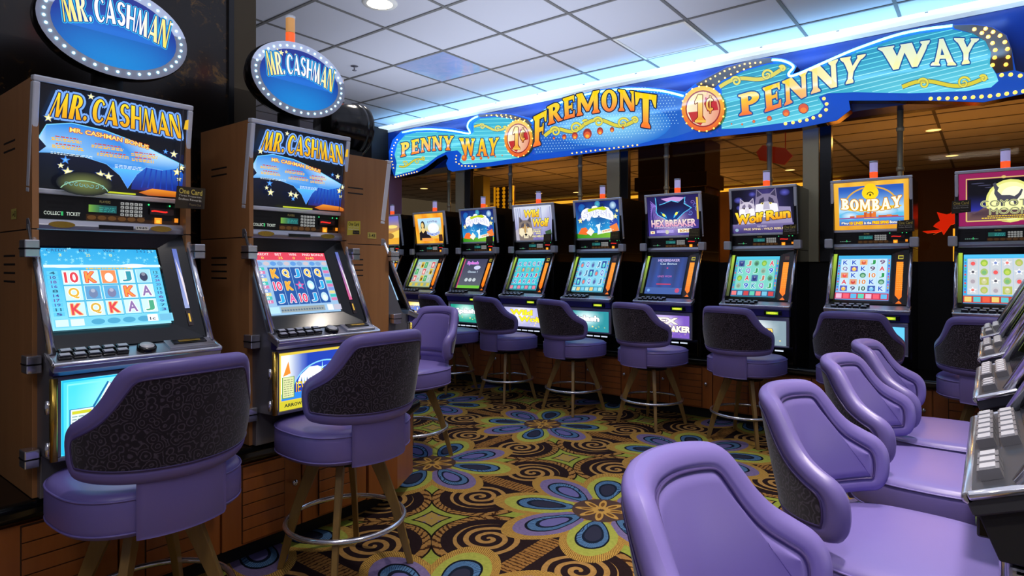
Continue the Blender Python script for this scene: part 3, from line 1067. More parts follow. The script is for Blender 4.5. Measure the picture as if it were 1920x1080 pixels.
def reels(a, x, y, w, h, cols, rows, cell, syms, gap=.04, frame=None, under=None):
    cw, ch = w / cols, h / rows; k = 0
    for c in range(cols):
        if frame: a.rect(x + c * cw + cw * gap * .3, y, cw * (1 - gap * .6), h, frame)
        for r_ in range(rows):
            cx, cy = x + (c + .5) * cw, y + h - (r_ + .5) * ch
            s = syms[k % len(syms)]; k += 1
            if cell: a.rect(cx - cw * (.5 - gap), cy - ch * (.5 - gap), cw * (1 - 2 * gap), ch * (1 - 2 * gap), cell if not callable(cell) else cell(c, r_))
            t, c1, c2 = s
            if t == '*': a.star(cx, cy, ch * .40, c1); a.ell(cx, cy, cw * .14, ch * .14, c2)
            elif t == 'o': a.ell(cx, cy, cw * .33, ch * .38, c1); a.ell(cx, cy - ch * .06, cw * .20, ch * .22, c2)
            elif t == '#': a.rect(cx - cw * .4, cy - ch * .42, cw * .8, ch * .84, c1); a.ell(cx, cy - ch * .05, cw * .24, ch * .30, c2); a.ell(cx, cy + ch * .12, cw * .12, ch * .12, mixrgb(c2, (255, 255, 255), .4))
            else: a.text(t, cx - cw * (.36 if len(t) > 1 else .28), cy - ch * .34, cw * (.72 if len(t) > 1 else .56), ch * .68, c1, .03, oc=c2, od=ch * .045)


def tinyrows(a, x, y, w, n, dh, c1, hgt=.0035, seed=1):
    rnd = random.Random(seed)
    for k in range(n):
        p = x
        while p < x + w:
            l = rnd.uniform(.004, .014); l = min(l, x + w - p)
            a.rect(p, y - k * dh, l, hgt, c1); p += l + .003


# --- art for the two matching machines of the left row (W .463 x H .335)
YEL = lambda tx, ty: mixrgb((236, 164, 10), (255, 226, 40), ty)


def deco_text(a, x, y, w, h, arc=0.0, col=YEL, oc=(18, 30, 70), glow=(120, 170, 255), od=.004, slope=0.0, grow=0.0):
    wf = lambda p, q: (x + w * p + .10 * h * (q - .5) * (.5 - p) * 4 * (arc != 0), y + arc * (1 - (2 * p - 1) ** 2) + slope * p + h * q)
    a.slab('MR. CASHMAN', wf, col, oc, od * .8, .10, glow, od * 2.4, DF)


def art_top_mr(a, refl=False):
    W, H = .463, .335
    a.rect(0, 0, W, H, (4, 6, 14))
    a.grid(0, 0, W, H * .5, 8, 6, lambda x, y: mixrgb((4, 6, 14), (10, 16, 52), y / H * 2))
    # stage curtain bottom right
    cx = W * .83
    a.poly(arcpts(cx, .02, .10, .125, 0, 180, 14), lambda x, y: mixrgb((14, 30, 120), (40, 120, 230), (y - .02) / .12))
    for k in range(-3, 4): a.line([(cx + k * .022, .03), (cx + k * .016, .12)], .005, (20, 60, 170))
    # blue swoosh
    up = [(-.0, .160), (.02, .205), (.09, .222), (.19, .214), (.29, .190), (.38, .158), (W, .128)]
    lo = [(W, .118), (.39, .100), (.33, .105), (.30, .075), (.272, .022), (.245, .065), (.20, .100), (.12, .118), (.05, .118), (0, .112), (.022, .135)]
    for i in range(1): a.poly(up + lo, lambda x, y: mixrgb((40, 130, 225), (200, 236, 255), max(0, 1 - abs(y - .155) / .06)))
    a.poly([(.272, .022), (.245, .066), (.22, .090), (.30, .090), (.33, .105), (.30, .075)], lambda x, y: mixrgb((60, 120, 240), (90, 190, 250), (y - .02) / .07))
    a.line(up, .003, (120, 210, 255)); a.line(lo[1:8], .002, (110, 180, 250))
    a.text('MR. CASHMAN BONUS', .085, .183, .245, .017, (255, 226, 120), .03, warp=lambda p, q: (.085 + .25 * p, .192 - .022 * p * p + .015 * q), oc=(190, 50, 30), od=.0018)
    for k, (x, y, w) in enumerate([(.035, .170, .085), (.150, .163, .10), (.275, .152, .09), (.035, .146, .09), (.165, .138, .10), (.275, .134, .075)]):
        tinyrows(a, x + .01, y, w - .02, 1, .006, (210, 70, 40), .0035, k); tinyrows(a, x, y - .0065, w, 2, .0055, (250, 190, 30), .0035, k + 9)
    tinyrows(a, .03, .118, .12, 2, .0045, (220, 240, 255), .002, 4); tinyrows(a, .22, .100, .09, 3, .0045, (220, 240, 255), .002, 5)
    deco_text(a, .026, .232, .405, .080, arc=.006, slope=-.006)
    for x, y, r_, c in ((.135, .318, .011, 1), (.018, .226, .013, 1), (.415, .165, .014, 1), (.385, .170, .009, 0), (.058, .078, .010, 1), (.078, .060, .016, 1), (.070, .098, .013, 0), (.175, .062, .015, 1), (.20, .058, .015, 1), (.188, .042, .010, 0), (.43, .10, .016, 1), (.445, .118, .012, 1), (.438, .075, .010, 1)):
        a.star(x, y, r_ * 1.25, (60, 90, 160)); a.star(x, y, r_, (250, 236, 140) if c else (50, 140, 240)); a.star(x, y, r_ * .55, (255, 252, 220) if c else (120, 190, 255))
    # the orange dais
    a.poly([(.30, .012), (.345, .030), (.44, .026), (W, .018), (W, .006), (.33, .004)], lambda x, y: mixrgb((170, 70, 10), (240, 150, 40), y / .03))
    a.rect(.14, .001, .15, .006, (190, 200, 40))
    a.rect(W - .028, 0, .004, H, (30, 30, 40)); a.poly([(W - .02, .262), (W - .004, .262), (W - .004, .30), (W - .016, .295)], (230, 180, 30))
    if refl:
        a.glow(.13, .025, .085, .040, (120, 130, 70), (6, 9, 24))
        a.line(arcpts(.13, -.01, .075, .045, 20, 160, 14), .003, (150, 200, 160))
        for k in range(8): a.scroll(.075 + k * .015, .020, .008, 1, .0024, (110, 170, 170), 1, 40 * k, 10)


def art_panel(a, style):
    """ticket slot, display, keypad, W .46 x H .085"""
    a.lit = 1
    a.rect(0, 0, .46, .085, (9, 10, 12))
    a.rect(.012, .008, .125, .068, (20, 20, 22)); a.rect(.030, .050, .080, .010, (2, 2, 2)); a.rect(.034, .036, .07, .005, (6, 6, 6))
    a.rect(.145, .0, .19, .022, (96, 60, 26))
    for k in range(6): a.ell(.162 + k * .032, .011, .014, .008, (170, 116, 52))
    a.rect(.335, 0, .12, .012, (80, 52, 26))
    a.lit = 0
    if style == 'left': a.text('COLLECT   TICKET', .022, .013, .105, .012, (190, 200, 190), .01)
    else: tinyrows(a, .03, .014, .07, 1, .006, (90, 120, 110), .005, 3)
    a.rect(.071, .012, .006, .014, (40, 170, 90))
    a.grid(.152, .030, .088, .026, 8, 1, lambda x, y: mixrgb((120, 170, 60) if style == 'left' else (30, 90, 80), (20, 80, 84), (x - .15) / .05))
    tinyrows(a, .185, .046, .05, 3, .006, (60, 170, 160), .002, 2)
    a.text('PLAYERS', .185, .064, .034, .009, (110, 100, 60), 0)
    for i in range(5):
        for j in range(4 if style == 'left' else 3):
            a.rect(.252 + i * .0150, .022 + j * .0135, .0115, .0095, (150, 152, 150)); a.rect(.2545 + i * .0150, .0245 + j * .0135, .005, .004, (60, 60, 60))
    a.rect(.350, .034, .085, .024, (20, 4, 4)); a.line([(.355, .046), (.365, .048), (.405, .045), (.412, .047)], .006, (255, 40, 30))
    for x in (.345, .420, .445): a.ell(x, .070, .0035, .0035, (60, 240, 140), 8)
    a.rect(.366, .0, .026, .022, (255, 150, 30)); a.rect(.372, .002, .014, .012, (255, 200, 60))
    a.rect(.438, .008, .014, .016, (240, 140, 30))
    a.lit = 1


def art_screen_snow(a, W, H):
    a.grid(0, 0, W, H, 12, 12, lambda x, y: mixrgb((150, 225, 248), (30, 165, 225), y / H))
    rnd = random.Random(3)
    for k in range(60):
        x, y = rnd.uniform(0, W), rnd.uniform(H * .78, H); r_ = rnd.uniform(.002, .009)
        a.star(x, y, r_, (130, 215, 245), 30, .3)
    a.rect(0, H * .745, W, .010, (215, 245, 252)); a.ell(W * .75, H * .765, W * .12, .008, (235, 250, 255)); a.ell(W * .15, H * .76, W * .1, .006, (225, 246, 255))
    a.text('CREDIT', W * .04, H * .945, W * .17, H * .035, (20, 60, 120)); a.text('BET', W * .30, H * .945, W * .09, H * .035, (20, 60, 120)); a.text('WIN', W * .50, H * .945, W * .10, H * .035, (20, 60, 120)); a.text('5 4 3 2 5', W * .80, H * .945, W * .15, H * .035, (20, 70, 130))
    a.text('2', W * .13, H * .885, .008, .010, (240, 230, 90)); a.text('25', W * .35, H * .885, .013, .010, (240, 230, 90)); a.text('0', W * .55, H * .885, .008, .010, (240, 230, 90))
    tinyrows(a, W * .33, H * .72, W * .4, 1, .01, (230, 190, 70), .005, 8)
    for k in range(10):
        c = [(20, 90, 120), (60, 60, 150), (100, 60, 160), (70, 80, 170)][k % 4]
        for xx in (.005, W - .037):
            a.rect(xx, H * (.65 - .056 * k), .030, H * .046, (90, 200, 235)); a.text(str([4, 10, 18, 16, 8, 14, 17, 19, 11, 5][k] if xx < .1 else [12, 2, 24, 20, 13, 15, 6, 9, 7, 3][k]), xx + .007, H * (.655 - .056 * k), .016, H * .034, c, .02)
    red, org, pur, grn = (225, 60, 70), (236, 150, 60), (140, 110, 170), (70, 170, 130)
    w1 = (250, 252, 255)
    S = [('10', red, w1), ('Q', (230, 180, 40), w1), ('K', red, (250, 190, 120)), ('K', org, (235, 70, 60)), ('#', (90, 160, 210), (110, 130, 170)), ('Q', (220, 175, 50), w1),
         ('#', (240, 140, 80), (245, 250, 252)), ('#', (90, 170, 220), (120, 125, 165)), ('K', red, (250, 190, 120)), ('J', (40, 150, 170), w1), ('K', org, (235, 70, 60)), ('A', pur, w1),
         ('#', (160, 220, 240), (50, 60, 90)), ('A', pur, w1), ('J', grn, w1)]
    reels(a, .042, H * .12, W - .084, H * .585, 5, 3, (205, 240, 250), S, .05, (60, 175, 215))
    a.rect(.0, 0, W, H * .105, (120, 210, 240))
    a.rect(.004, .004, .035, H * .08, (210, 238, 248)); a.rect(.045, .004, .038, H * .08, (220, 240, 250))
    for k in range(4): a.ell(W * (.34 + .13 * k), H * .05, W * .055, H * .035, (70, 165, 205))
    a.rect(W - .085, .004, .034, H * .085, (245, 250, 255)); a.text('1c', W - .078, .008, .018, .012, (10, 30, 60), .02)
    a.rect(W - .045, .004, .04, H * .08, (110, 190, 225))


def art_screen_blue(a, W, H):
    a.rect(0, 0, W, H, (150, 190, 225))
    a.rect(0, H * .87, W, H * .13, (222, 60, 84))
    for t, x, w_ in (('CREDIT', .02, .19), ('BET', .29, .09), ('WIN', .48, .10), ('PAID', .67, .11), ('BONUS', .80, .18)): a.text(t, W * x, H * .945, W * w_, H * .04, (250, 225, 225), .01)
    for t, x in (('0', .10), ('25', .32), ('0', .52), ('3140', .70)): a.text(t, W * x, H * .885, W * .03 * len(t), H * .04, (240, 220, 90), .01)
    rnd = random.Random(5)
    for k in range(11): a.ell(W * (.05 + .09 * k), H * .81, W * .04, H * .035, [(120, 160, 210), (200, 190, 200), (90, 150, 220)][k % 3])
    for k in range(10):
        c = [(60, 190, 180), (210, 120, 170), (120, 150, 220), (220, 210, 140)][k % 4]
        for xx in (.004, W - .036): a.rect(xx, H * (.70 - .058 * k), .030, H * .048, c)
        a.text(str(k + 2), .010, H * (.706 - .058 * k), .012, H * .034, (240, 245, 250), .02)
    y, g, rr, cy, w1 = (250, 200, 60), (30, 120, 190), (235, 60, 110), (40, 170, 230), (230, 235, 240)
    S = [('K', (240, 160, 50), y), ('10', rr, w1), ('J', cy, w1), ('Q', y, w1), ('K', (240, 160, 50), y), ('A', (225, 90, 160), w1), ('J', cy, w1), ('*', (220, 80, 150), (90, 190, 230)), ('10', rr, w1), ('Q', y, w1), ('o', (180, 230, 245), (230, 250, 250)), ('J', cy, w1), ('Q', y, w1), ('J', cy, w1), ('o', (190, 225, 240), (230, 250, 250))]
    reels(a, .046, H * .14, W - .092, H * .60, 5, 3, None, S, .05, (24, 82, 160))
    a.rect(.002, .004, .048, H * .10, (180, 225, 240)); a.rect(.056, .006, W * .60, H * .085, (150, 160, 160))
    for k in range(16): a.ell(.062 + k * .013, .016, .005, .004, (90, 110, 130))
    a.rect(W - .075, .004, .03, H * .095, (235, 240, 245)); a.rect(W - .042, .004, .040, H * .09, (190, 190, 210))


def art_belly_bear(a):
    W, H = .42, .235
    a.grid(0, 0, W, H, 12, 8, lambda x, y: mixrgb((235, 252, 255), (70, 200, 235), min(1, math.hypot(x - .22, y - .13) / .2)))
    for q, c in ((.004, (30, 170, 215)), (.016, (120, 220, 240))): a.line([(q, q), (q, H - q), (W - q, H - q), (W - q, q), (q, q)], .006, c)
    a.poly([(.075, .10), (.125, .215), (.155, .185), (.19, .06), (.10, .06)], (235, 250, 255)); a.line([(.060, .085), (.085, .145), (.122, .215), (.140, .198), (.150, .178)], .006, (20, 100, 150))
    a.line([(.055, .10), (.105, .085), (.12, .11), (.14, .10)], .005, (40, 70, 110)); a.line([(.08, .06), (.13, .09), (.17, .05)], .004, (40, 70, 110))
    a.poly([(.16, .05), (.20, .15), (.30, .17), (.37, .10), (.34, .04)], (250, 254, 255)); a.ell(.27, .12, .012, .008, (60, 90, 120))
    a.rect(.022, .045, .062, .095, (205, 222, 220)); a.line([(.022, .045), (.022, .14), (.084, .14), (.084, .045), (.022, .045)], .004, (40, 110, 160)); a.rect(.027, .124, .05, .010, (190, 190, 40))
    tinyrows(a, .027, .115, .05, 8, .009, (110, 140, 140), .003, 2)
    a.rect(.016, .012, .07, .022, (40, 70, 90)); a.poly([(.05, .014), (.066, .030), (.070, .018)], (210, 180, 60))


def art_belly_jewel(a):
    W, H = .42, .235
    sh = lambda x: x if x <= .064 or x >= .40 else (.064 + (x - .064) * .80)
    a.T = lambda x, y: (sh(x), y)
    a.rect(0, 0, W, H, (205, 180, 60))
    a.grid(.008, .045, W - .016, H - .055, 12, 8, lambda x, y: mixrgb((250, 250, 230), (30, 60, 165), max(0, min(1, (x - .02) / .12))))
    a.poly(arcpts(.24, .05, .19, .13, 0, 180, 18), lambda x, y: mixrgb((26, 46, 150), (40, 70, 190), y / .2))
    a.line(arcpts(.24, .05, .19, .135, 60, 180, 18), .006, (120, 190, 240))
    a.poly([(.08, .10), (.10, .135), (.15, .165), (.20, .165), (.24, .14), (.225, .115), (.16, .095)], (245, 252, 255))
    for k in range(8): a.poly([(.10 + k * .016, .10), (.105 + k * .016, .13), (.112 + k * .016, .10)], [(60, 90, 150), (150, 190, 230)][k % 2])
    a.star(.225, .155, .03, (180, 250, 255), 90, .12)
    a.text('100', .255, .140, .025, .022, (120, 210, 200), .03)
    a.poly([(.28, .13), (.30, .19), (.335, .215), (.37, .185), (.375, .13), (.34, .10), (.30, .10)], (230, 60, 50)); a.ell(.328, .155, .020, .032, (255, 240, 230)); a.ell(.36, .19, .012, .018, (190, 130, 210))
    gd = lambda tx, ty: mixrgb((220, 130, 10), (255, 220, 60), ty)
    a.text('JEWEL', .070, .055, .11, .052, gd, .0, warp=lambda p, q: (.068 + .118 * p, .048 + .012 * p + (.062 - .018 * p) * q), oc=(60, 20, 20), od=.0016)
    a.text('OF', .194, .100, .022, .030, gd, .04, oc=(60, 20, 20), od=.003); a.text('THE', .194, .072, .024, .018, gd, .04, oc=(60, 20, 20), od=.002)
    a.text('F', .222, .075, .028, .072, gd, .04, oc=(60, 20, 20), od=.003); a.text('UTURE', .252, .078, .085, .040, gd, .04, oc=(60, 20, 20), od=.003)
    a.grid(.008, .04, W - .016, .028, 6, 2, lambda x, y: (40, 120, 210))
    a.rect(0, 0, W, .036, (190, 180, 40)); a.text('ARROW ARROW ARROW', .02, .012, .26, .014, (30, 40, 20), .03)
    a.rect(.012, .05, .050, .085, (200, 205, 150)); a.line([(.012, .05), (.012, .135), (.062, .135), (.062, .05), (.012, .05)], .004, (90, 140, 60)); tinyrows(a, .017, .122, .040, 8, .009, (120, 130, 100), .003, 6)
    a.poly([(.012, .14), (.035, .20), (.045, .15)], (240, 130, 40)); a.T = None


# --- art of the back row (top W .463 x H .335, screens ~ .315 x .29)
def art_bombay(a):
    W, H = .463, .335
    a.grid(0, 0, W, H, 10, 8, lambda x, y: mixrgb((226, 156, 40), (246, 196, 70), math.sin(x * 50) * .3 + y / H * .6))
    a.grid(.030, .030, W - .06, H - .06, 14, 14, lambda x, y: mixrgb((170, 215, 245), (40, 90, 185), (y - .15) / .13) if y > .12 else mixrgb((60, 90, 190), (90, 190, 230), (y - .03) / .06))
    a.glow(.30, .125, .10, .035, (235, 246, 250), (120, 190, 230)); a.glow(.10, .10, .06, .03, (225, 240, 250), (90, 180, 230))
    for i, (x, w_, h_) in enumerate([(.10, .03, .012), (.14, .05, .018), (.19, .02, .036), (.205, .045, .028), (.225, .012, .042), (.245, .02, .036), (.28, .05, .012), (.33, .03, .014), (.36, .04, .010)]):
        a.rect(x, .084, w_, h_, [(200, 90, 40), (230, 120, 50)][i % 2])
    a.rect(.03, .078, W - .06, .007, (150, 80, 150)); a.rect(.19, .074, .09, .004, (240, 190, 90))
    a.line(arcpts(W / 2, .16, .165, .135, 12, 168, 20), .010, (226, 170, 60))
    a.ell(W / 2, .255, .052, .048, (250, 214, 20)); a.ell(W / 2, .295, .035, .025, (248, 205, 20)); a.line(arcpts(W / 2, .238, .020, .022, 10, 170, 8), .006, (90, 70, 10)); a.ell(W / 2, .24, .006, .008, (60, 50, 10))
    a.poly([(.045, .150), (.12, .132), (.22, .125), (.32, .130), (.42, .152), (.42, .16), (.05, .16)], (240, 196, 40))
    wf = lambda p, q: (.045 + .375 * p, .150 - .022 * math.sin(math.pi * p) + (.075 + .006 * math.sin(math.pi * p)) * q)
    a.slab('BOMBAY', wf, lambda tx, ty: (255, 250, 232), (236, 180, 40), .0035, .05, (170, 90, 20), .006)
    tx = [('Play', .045, .05, 0), ('10 LINES', .098, .085, 1), ('in the', .19, .045, 0), ('FREE SPINS', .242, .10, 1), ('Bonus!', .348, .062, 0)]
    for t, x, w_, o_ in tx: a.text(t, x, .036, w_, .020, (255, 226, 40) if o_ else (255, 250, 235), .03, oc=(200, 100, 20) if o_ else (30, 50, 120), od=.0025)


def art_coyote(a):
    W, H = .463, .335
    a.rect(0, 0, W, H, (140, 26, 84))
    a.line([(.040, .030), (.040, H - .035), (W - .040, H - .035), (W - .040, .030), (.040, .030), (.040, .05)], .008, (215, 190, 110))
    a.grid(.046, .036, W - .092, H - .077, 14, 16, lambda x, y: mixrgb((40, 46, 150), (6, 6, 14), (y - .10) / .10) if y > .10 else (90, 70, 80))
    for k in range(9): a.ell(.10 + .035 * k, .27 - .012 * (k % 4) * 1.2, .035, .004, (60, 60, 84))
    a.glow(.265, .15, .125, .135, (250, 248, 190), (226, 226, 120)); a.ell(.265, .150, .112, .118, (246, 246, 176)); a.ell(.28, .19, .06, .05, (252, 252, 215))
    a.poly([(.05, .04), (.05, .09), (.08, .075), (.13, .115), (.17, .10), (.40, .09), (.415, .04)], lambda x, y: mixrgb((70, 50, 60), (170, 130, 110), (x * 13) % 1 * .6))
    # the howling coyote
    a.poly([(.176, .262), (.190, .270), (.200, .245), (.208, .238), (.200, .215), (.222, .188), (.262, .186), (.285, .178), (.305, .195), (.318, .222), (.326, .216), (.318, .186), (.300, .160), (.296, .120), (.286, .120), (.280, .148), (.240, .146), (.228, .120), (.218, .120), (.216, .150), (.200, .118), (.192, .120), (.200, .165), (.184, .200), (.186, .226)], (70, 70, 84))
    for t, x, y, w_, h_ in (('COYOTE', .115, .118, .265, .040), ('MOON', .160, .070, .20, .040)):
        a.text(t, x, y, w_, h_, (150, 146, 110), 0, oc=(224, 232, 140), od=.0022); a.text(t, x, y, w_, h_, (120, 116, 110), -.012)
    tinyrows(a, .15, .056, .20, 1, .006, (235, 200, 60), .006, 4); tinyrows(a, .12, .044, .26, 1, .006, (235, 200, 60), .006, 6)
    a.ell(W / 2, H - .033, .012, .009, (215, 190, 110)); a.ell(W / 2, .030, .02, .006, (215, 190, 110))


def wolf_head(a, cx, cy, s, fur=(150, 140, 170), light=(235, 232, 245), dark=(70, 62, 92), eye=(250, 230, 120)):
    a.poly([(cx + s * x, cy + s * y) for x, y in ((-.42, -.62), (-.46, -.1), (-.40, .25), (-.36, .62), (-.14, .42), (.14, .42), (.36, .62), (.40, .25), (.46, -.1), (.42, -.62))], fur)
    for k in (-1, 1):
        a.poly([(cx + k * s * x, cy + s * y) for x, y in ((.16, .38), (.345, .58), (.36, .30))], dark)
        a.poly([(cx + k * s * x, cy + s * y) for x, y in ((.04, .08), (.40, .02), (.44, -.25), (.26, -.42), (.08, -.20))], light)
        a.poly([(cx + k * s * x, cy + s * y) for x, y in ((.05, .05), (.10, .30), (.24, .22), (.30, .06))], dark)
        a.ell(cx + k * s * .155, cy + s * .05, s * .060, s * .035, eye, 10); a.ell(cx + k * s * .15, cy + s * .05, s * .022, s * .025, (10, 10, 10), 8)
    a.poly([(cx + s * x, cy + s * y) for x, y in ((-.10, .12), (.10, .12), (.13, -.22), (.09, -.40), (-.09, -.40), (-.13, -.22))], mixrgb(fur, light, .5))
    a.poly([(cx + s * x, cy + s * y) for x, y in ((-.17, -.18), (.17, -.18), (.14, -.48), (-.14, -.48))], light)
    a.ell(cx, cy - s * .30, s * .085, s * .055, (20, 18, 28), 12); a.line([(cx - s * .1, cy - s * .42), (cx, cy - s * .38), (cx + s * .1, cy - s * .42)], s * .02, dark)


def art_wolfrun(a):
    W, H = .463, .335
    a.grid(0, 0, W, H, 12, 10, lambda x, y: mixrgb((70, 60, 130), (8, 8, 26), abs(x - .26) / .22 + (y - .2) * 1.2))
    for x, y, r_ in ((.05, .26, .035), (.16, .30, .03), (.40, .30, .04), (.06, .20, .03)): a.glow(x, y, r_, r_ * .7, (90, 90, 190), (24, 22, 70))
    a.poly([(.31, .20), (.44, .19), (.455, .02), (.18, .02)], lambda x, y: (150, 140, 180))
    wolf_head(a, .115, .185, .14, (205, 196, 215), (246, 242, 250), (120, 110, 140), (90, 80, 60))
    a.poly([(.05, .12), (.16, .12), (.19, .03), (.03, .03)], (190, 180, 205))
    wolf_head(a, .265, .215, .20, (128, 118, 150), (240, 238, 250), (60, 54, 84))
    a.grid(0, .0, W, .07, 6, 3, lambda x, y: mixrgb((60, 50, 110), (120, 110, 160), y / .07))
    wf = lambda t0, t1: (lambda p, q: (.02 + .42 * (t0 + (t1 - t0) * p), .070 + .018 * (1 - math.cos((t0 + (t1 - t0) * p) * 3)) + .075 * q * (1.0 if t0 + (t1 - t0) * p > .1 else 1.25)))
    for t, t0, t1 in (('Wolf', 0, .52), ('Run', .57, 1)): a.text(t, 0, 0, 1, 1, lambda x, y: mixrgb((236, 150, 20), (255, 232, 60), y), .05, wf(t0, t1), oc=(60, 30, 10), od=.0045)
    a.text('FEATURING', .19, .046, .07, .010, (230, 220, 240)); a.text('FREE SPINS - WILD REELS', .085, .022, .30, .016, (248, 226, 190), .02, oc=(70, 40, 60), od=.002)
    a.ell(.03, .025, .014, .012, (150, 180, 200))


def art_hex(a):
    W, H = .463, .335
    a.grid(0, 0, W, H, 16, 14, lambda x, y: mixrgb((236, 216, 246), mixrgb((72, 60, 150), (30, 22, 80), y / H), min(1, math.hypot((x - .215) * .9, (y - .13)) / .16)))
    rnd = random.Random(8)
    for k in range(9): a.line([(.16 - .012 * k, .20 - .01 * k), (.10 - .008 * k, .24 + .006 * k), (.03, .30 - .02 * k)], .004, (150, 120, 220))
    for k in range(7): a.scroll(.33 + .02 * k, .27 - .028 * (k % 4), .022, 1.2, .004, [(110, 150, 230), (150, 120, 210), (70, 100, 200)][k % 3], 1, 70 * k)
    a.poly([(.13, .315), (.25, .325), (.34, .315), (.30, .285), (.18, .29)], (200, 150, 215))
    cat = [(.085, .325), (.115, .262), (.160, .272), (.225, .292), (.285, .275), (.345, .312), (.335, .262), (.395, .225), (.33, .190), (.28, .150), (.245, .118), (.200, .120), (.16, .148), (.10, .180), (.085, .205), (.090, .240)]
    ctr = (.215, .21); big = [(ctr[0] + (x - ctr[0]) * 1.06, ctr[1] + (y - ctr[1]) * 1.08) for x, y in cat]
    a.poly(big, (90, 200, 250)); a.poly(cat, lambda x, y: mixrgb((10, 70, 150), (16, 14, 60), (y - .12) / .12))
    for k, cx in ((1, .150), (-1, .265)):
        a.poly([(cx - k * .03, .205), (cx + k * .005, .165), (cx + k * .028, .145), (cx + k * .02, .175)], (70, 190, 250)); a.ell(cx, .176 + (.008 if k < 0 else 0), .017, .010, (240, 240, 90), 12, -k * .8)
    a.line([(.225, .13), (.245, .116), (.20, .114)], .004, (160, 230, 255))
    wf = lambda p, q: (.012 + .435 * p, .082 + .045 * q + .010 * (2 * p - 1) ** 2 * q)
    a.slab('HEX', lambda p, q: (.03 + .12 * p, .075 + .062 * q), lambda x, y: mixrgb((225, 150, 190), (250, 240, 220), y), (60, 30, 110), .003, .06) if 'H' in SL else a.text('HEX', .03, .075, .12, .062, lambda x, y: mixrgb((225, 150, 190), (250, 240, 220), y), .04, oc=(60, 30, 110), od=.003)
    a.text('BREAKER', .160, .075, .275, .060, lambda x, y: mixrgb((225, 150, 190), (250, 240, 220), y), .04, oc=(60, 30, 110), od=.003)
    a.text('CHANGE YOUR LUCK', .055, .064, .36, .012, (230, 220, 250), .02, oc=(60, 30, 110), od=.002)
    a.rect(.075, .024, .16, .026, (150, 130, 215)); tinyrows(a, .08, .042, .15, 3, .008, (215, 210, 245), .003, 3)
    a.rect(.272, .022, .125, .034, (250, 246, 225)); a.text('BONUS', .290, .027, .095, .022, (190, 130, 40), .04); a.rect(.02, .020, .04, .022, (250, 236, 190)); a.ell(.04, .03, .008, .006, (200, 90, 60))
    a.ell(.175, .032, .016, .018, (200, 200, 180))
    a.rect(W - .016, .13, .016, .18, (210, 180, 70))


def art_splash(a, word='Splash'):
    W, H = .463, .335
    a.grid(0, 0, W, H, 14, 12, lambda x, y: mixrgb((40, 150, 215), (14, 24, 100), (y / H - .25) * 1.3 + .25 * math.sin(x * 30) * .5))
    for x, y, r_, c in ((.07, .28, .04, (24, 110, 190)), (.40, .29, .034, (210, 240, 250)), (.05, .18, .03, (60, 60, 170)), (.40, .13, .045, (60, 80, 180)), (.24, .31, .03, (80, 190, 200)), (.11, .27, .02, (12, 20, 60)), (.29, .30, .025, (10, 30, 70))): a.glow(x, y, r_, r_, c, mixrgb(c, (20, 60, 150), .6))
    a.grid(0, 0, W, .045, 8, 3, lambda x, y: mixrgb((50, 140, 30), (150, 200, 60), x / W))
    a.poly([(.01, .04), (.05, .095), (.10, .10), (.14, .05), (.10, .03)], (240, 110, 40)); a.poly([(.10, .05), (.15, .10), (.19, .06), (.15, .02)], (246, 240, 220)); a.poly([(.35, .10), (.43, .13), (.45, .06), (.38, .05)], (240, 130, 60))
    for x, y, r_ in ((.045, .165, .03), (.42, .19, .028), (.44, .24, .02)): a.star(x, y, r_, (240, 230, 110)); a.star(x, y, r_ * .6, (250, 250, 200))
    a.poly([(.21, .12), (.26, .13), (.25, .08), (.27, .04), (.22, .03), (.23, .08)], (235, 248, 255))
    # pale bubbly lettering with a lime cap
    wf = lambda p, q: (.075 + .31 * p, .150 + .035 * math.sin(math.pi * p) + .095 * q)
    a.text(word, 0, 0, 1, 1, (240, 240, 255), .10, wf, oc=(250, 250, 255), od=.017)
    a.text(word, 0, 0, 1, 1, (150, 150, 205), .04, wf, oc=(235, 236, 252), od=.0035); a.text(word, 0, 0, 1, 1, (245, 245, 255), .02, wf)
    a.poly([(.13, .268), (.30, .285), (.34, .262), (.31, .248), (.24, .262), (.14, .240)], (186, 208, 20))
    for k in range(22):
        q = random.Random(k); a.ell(q.uniform(.1, .4), q.uniform(.07, .15), .004, .004, (200, 240, 255), 8)
    a.poly([(.27, .038), (.375, .052), (.372, .085), (.268, .068)], (250, 250, 220)); a.text('$100,000', 0, 0, 1, 1, (210, 70, 30), .03, warp=lambda p, q: (.28 + .085 * p, .048 + .012 * p + .018 * q))


def art_wildwolf(a):
    W, H = .463, .335
    a.grid(0, 0, W, H, 12, 10, lambda x, y: mixrgb((120, 110, 180), (210, 216, 235), (y / H) * 1.1 + .15 * math.sin(x * 40)))
    for x in (.02, .045, .07, .30, .33, .44): a.rect(x, .02, .010, .30, (150, 160, 200))
    a.poly([(.0, .0), (.0, .10), (.09, .14), (.25, .10), (.20, 0)], (180, 176, 190))
    wolf_head(a, .13, .115, .20, (130, 118, 112), (240, 226, 190), (80, 76, 86), (210, 150, 60))
    a.ell(.125, .115, .012, .05, (190, 150, 90))
    gd = lambda x, y: mixrgb((250, 180, 20), (255, 240, 90), y)
    a.text('Wild', .115, .225, .19, .075, gd, .045, oc=(70, 50, 40), od=.004, shear=.15); a.text('Wolf', .215, .130, .20, .080, gd, .045, oc=(70, 50, 40), od=.004, shear=.15)
    for t, x, y, w_, h_ in (('100 CREDITS', .235, .100, .09, .010), ('FREE', .225, .076, .09, .016), ('SPINS', .255, .056, .06, .014), ('WILD REELS ADDED', .205, .026, .20, .018)): a.text(t, x, y, w_, h_, (252, 246, 180), .03, oc=(110, 90, 120), od=.002)
    a.poly([(.37, .08), (.44, .10), (.45, .05), (.38, .04)], (60, 90, 60))


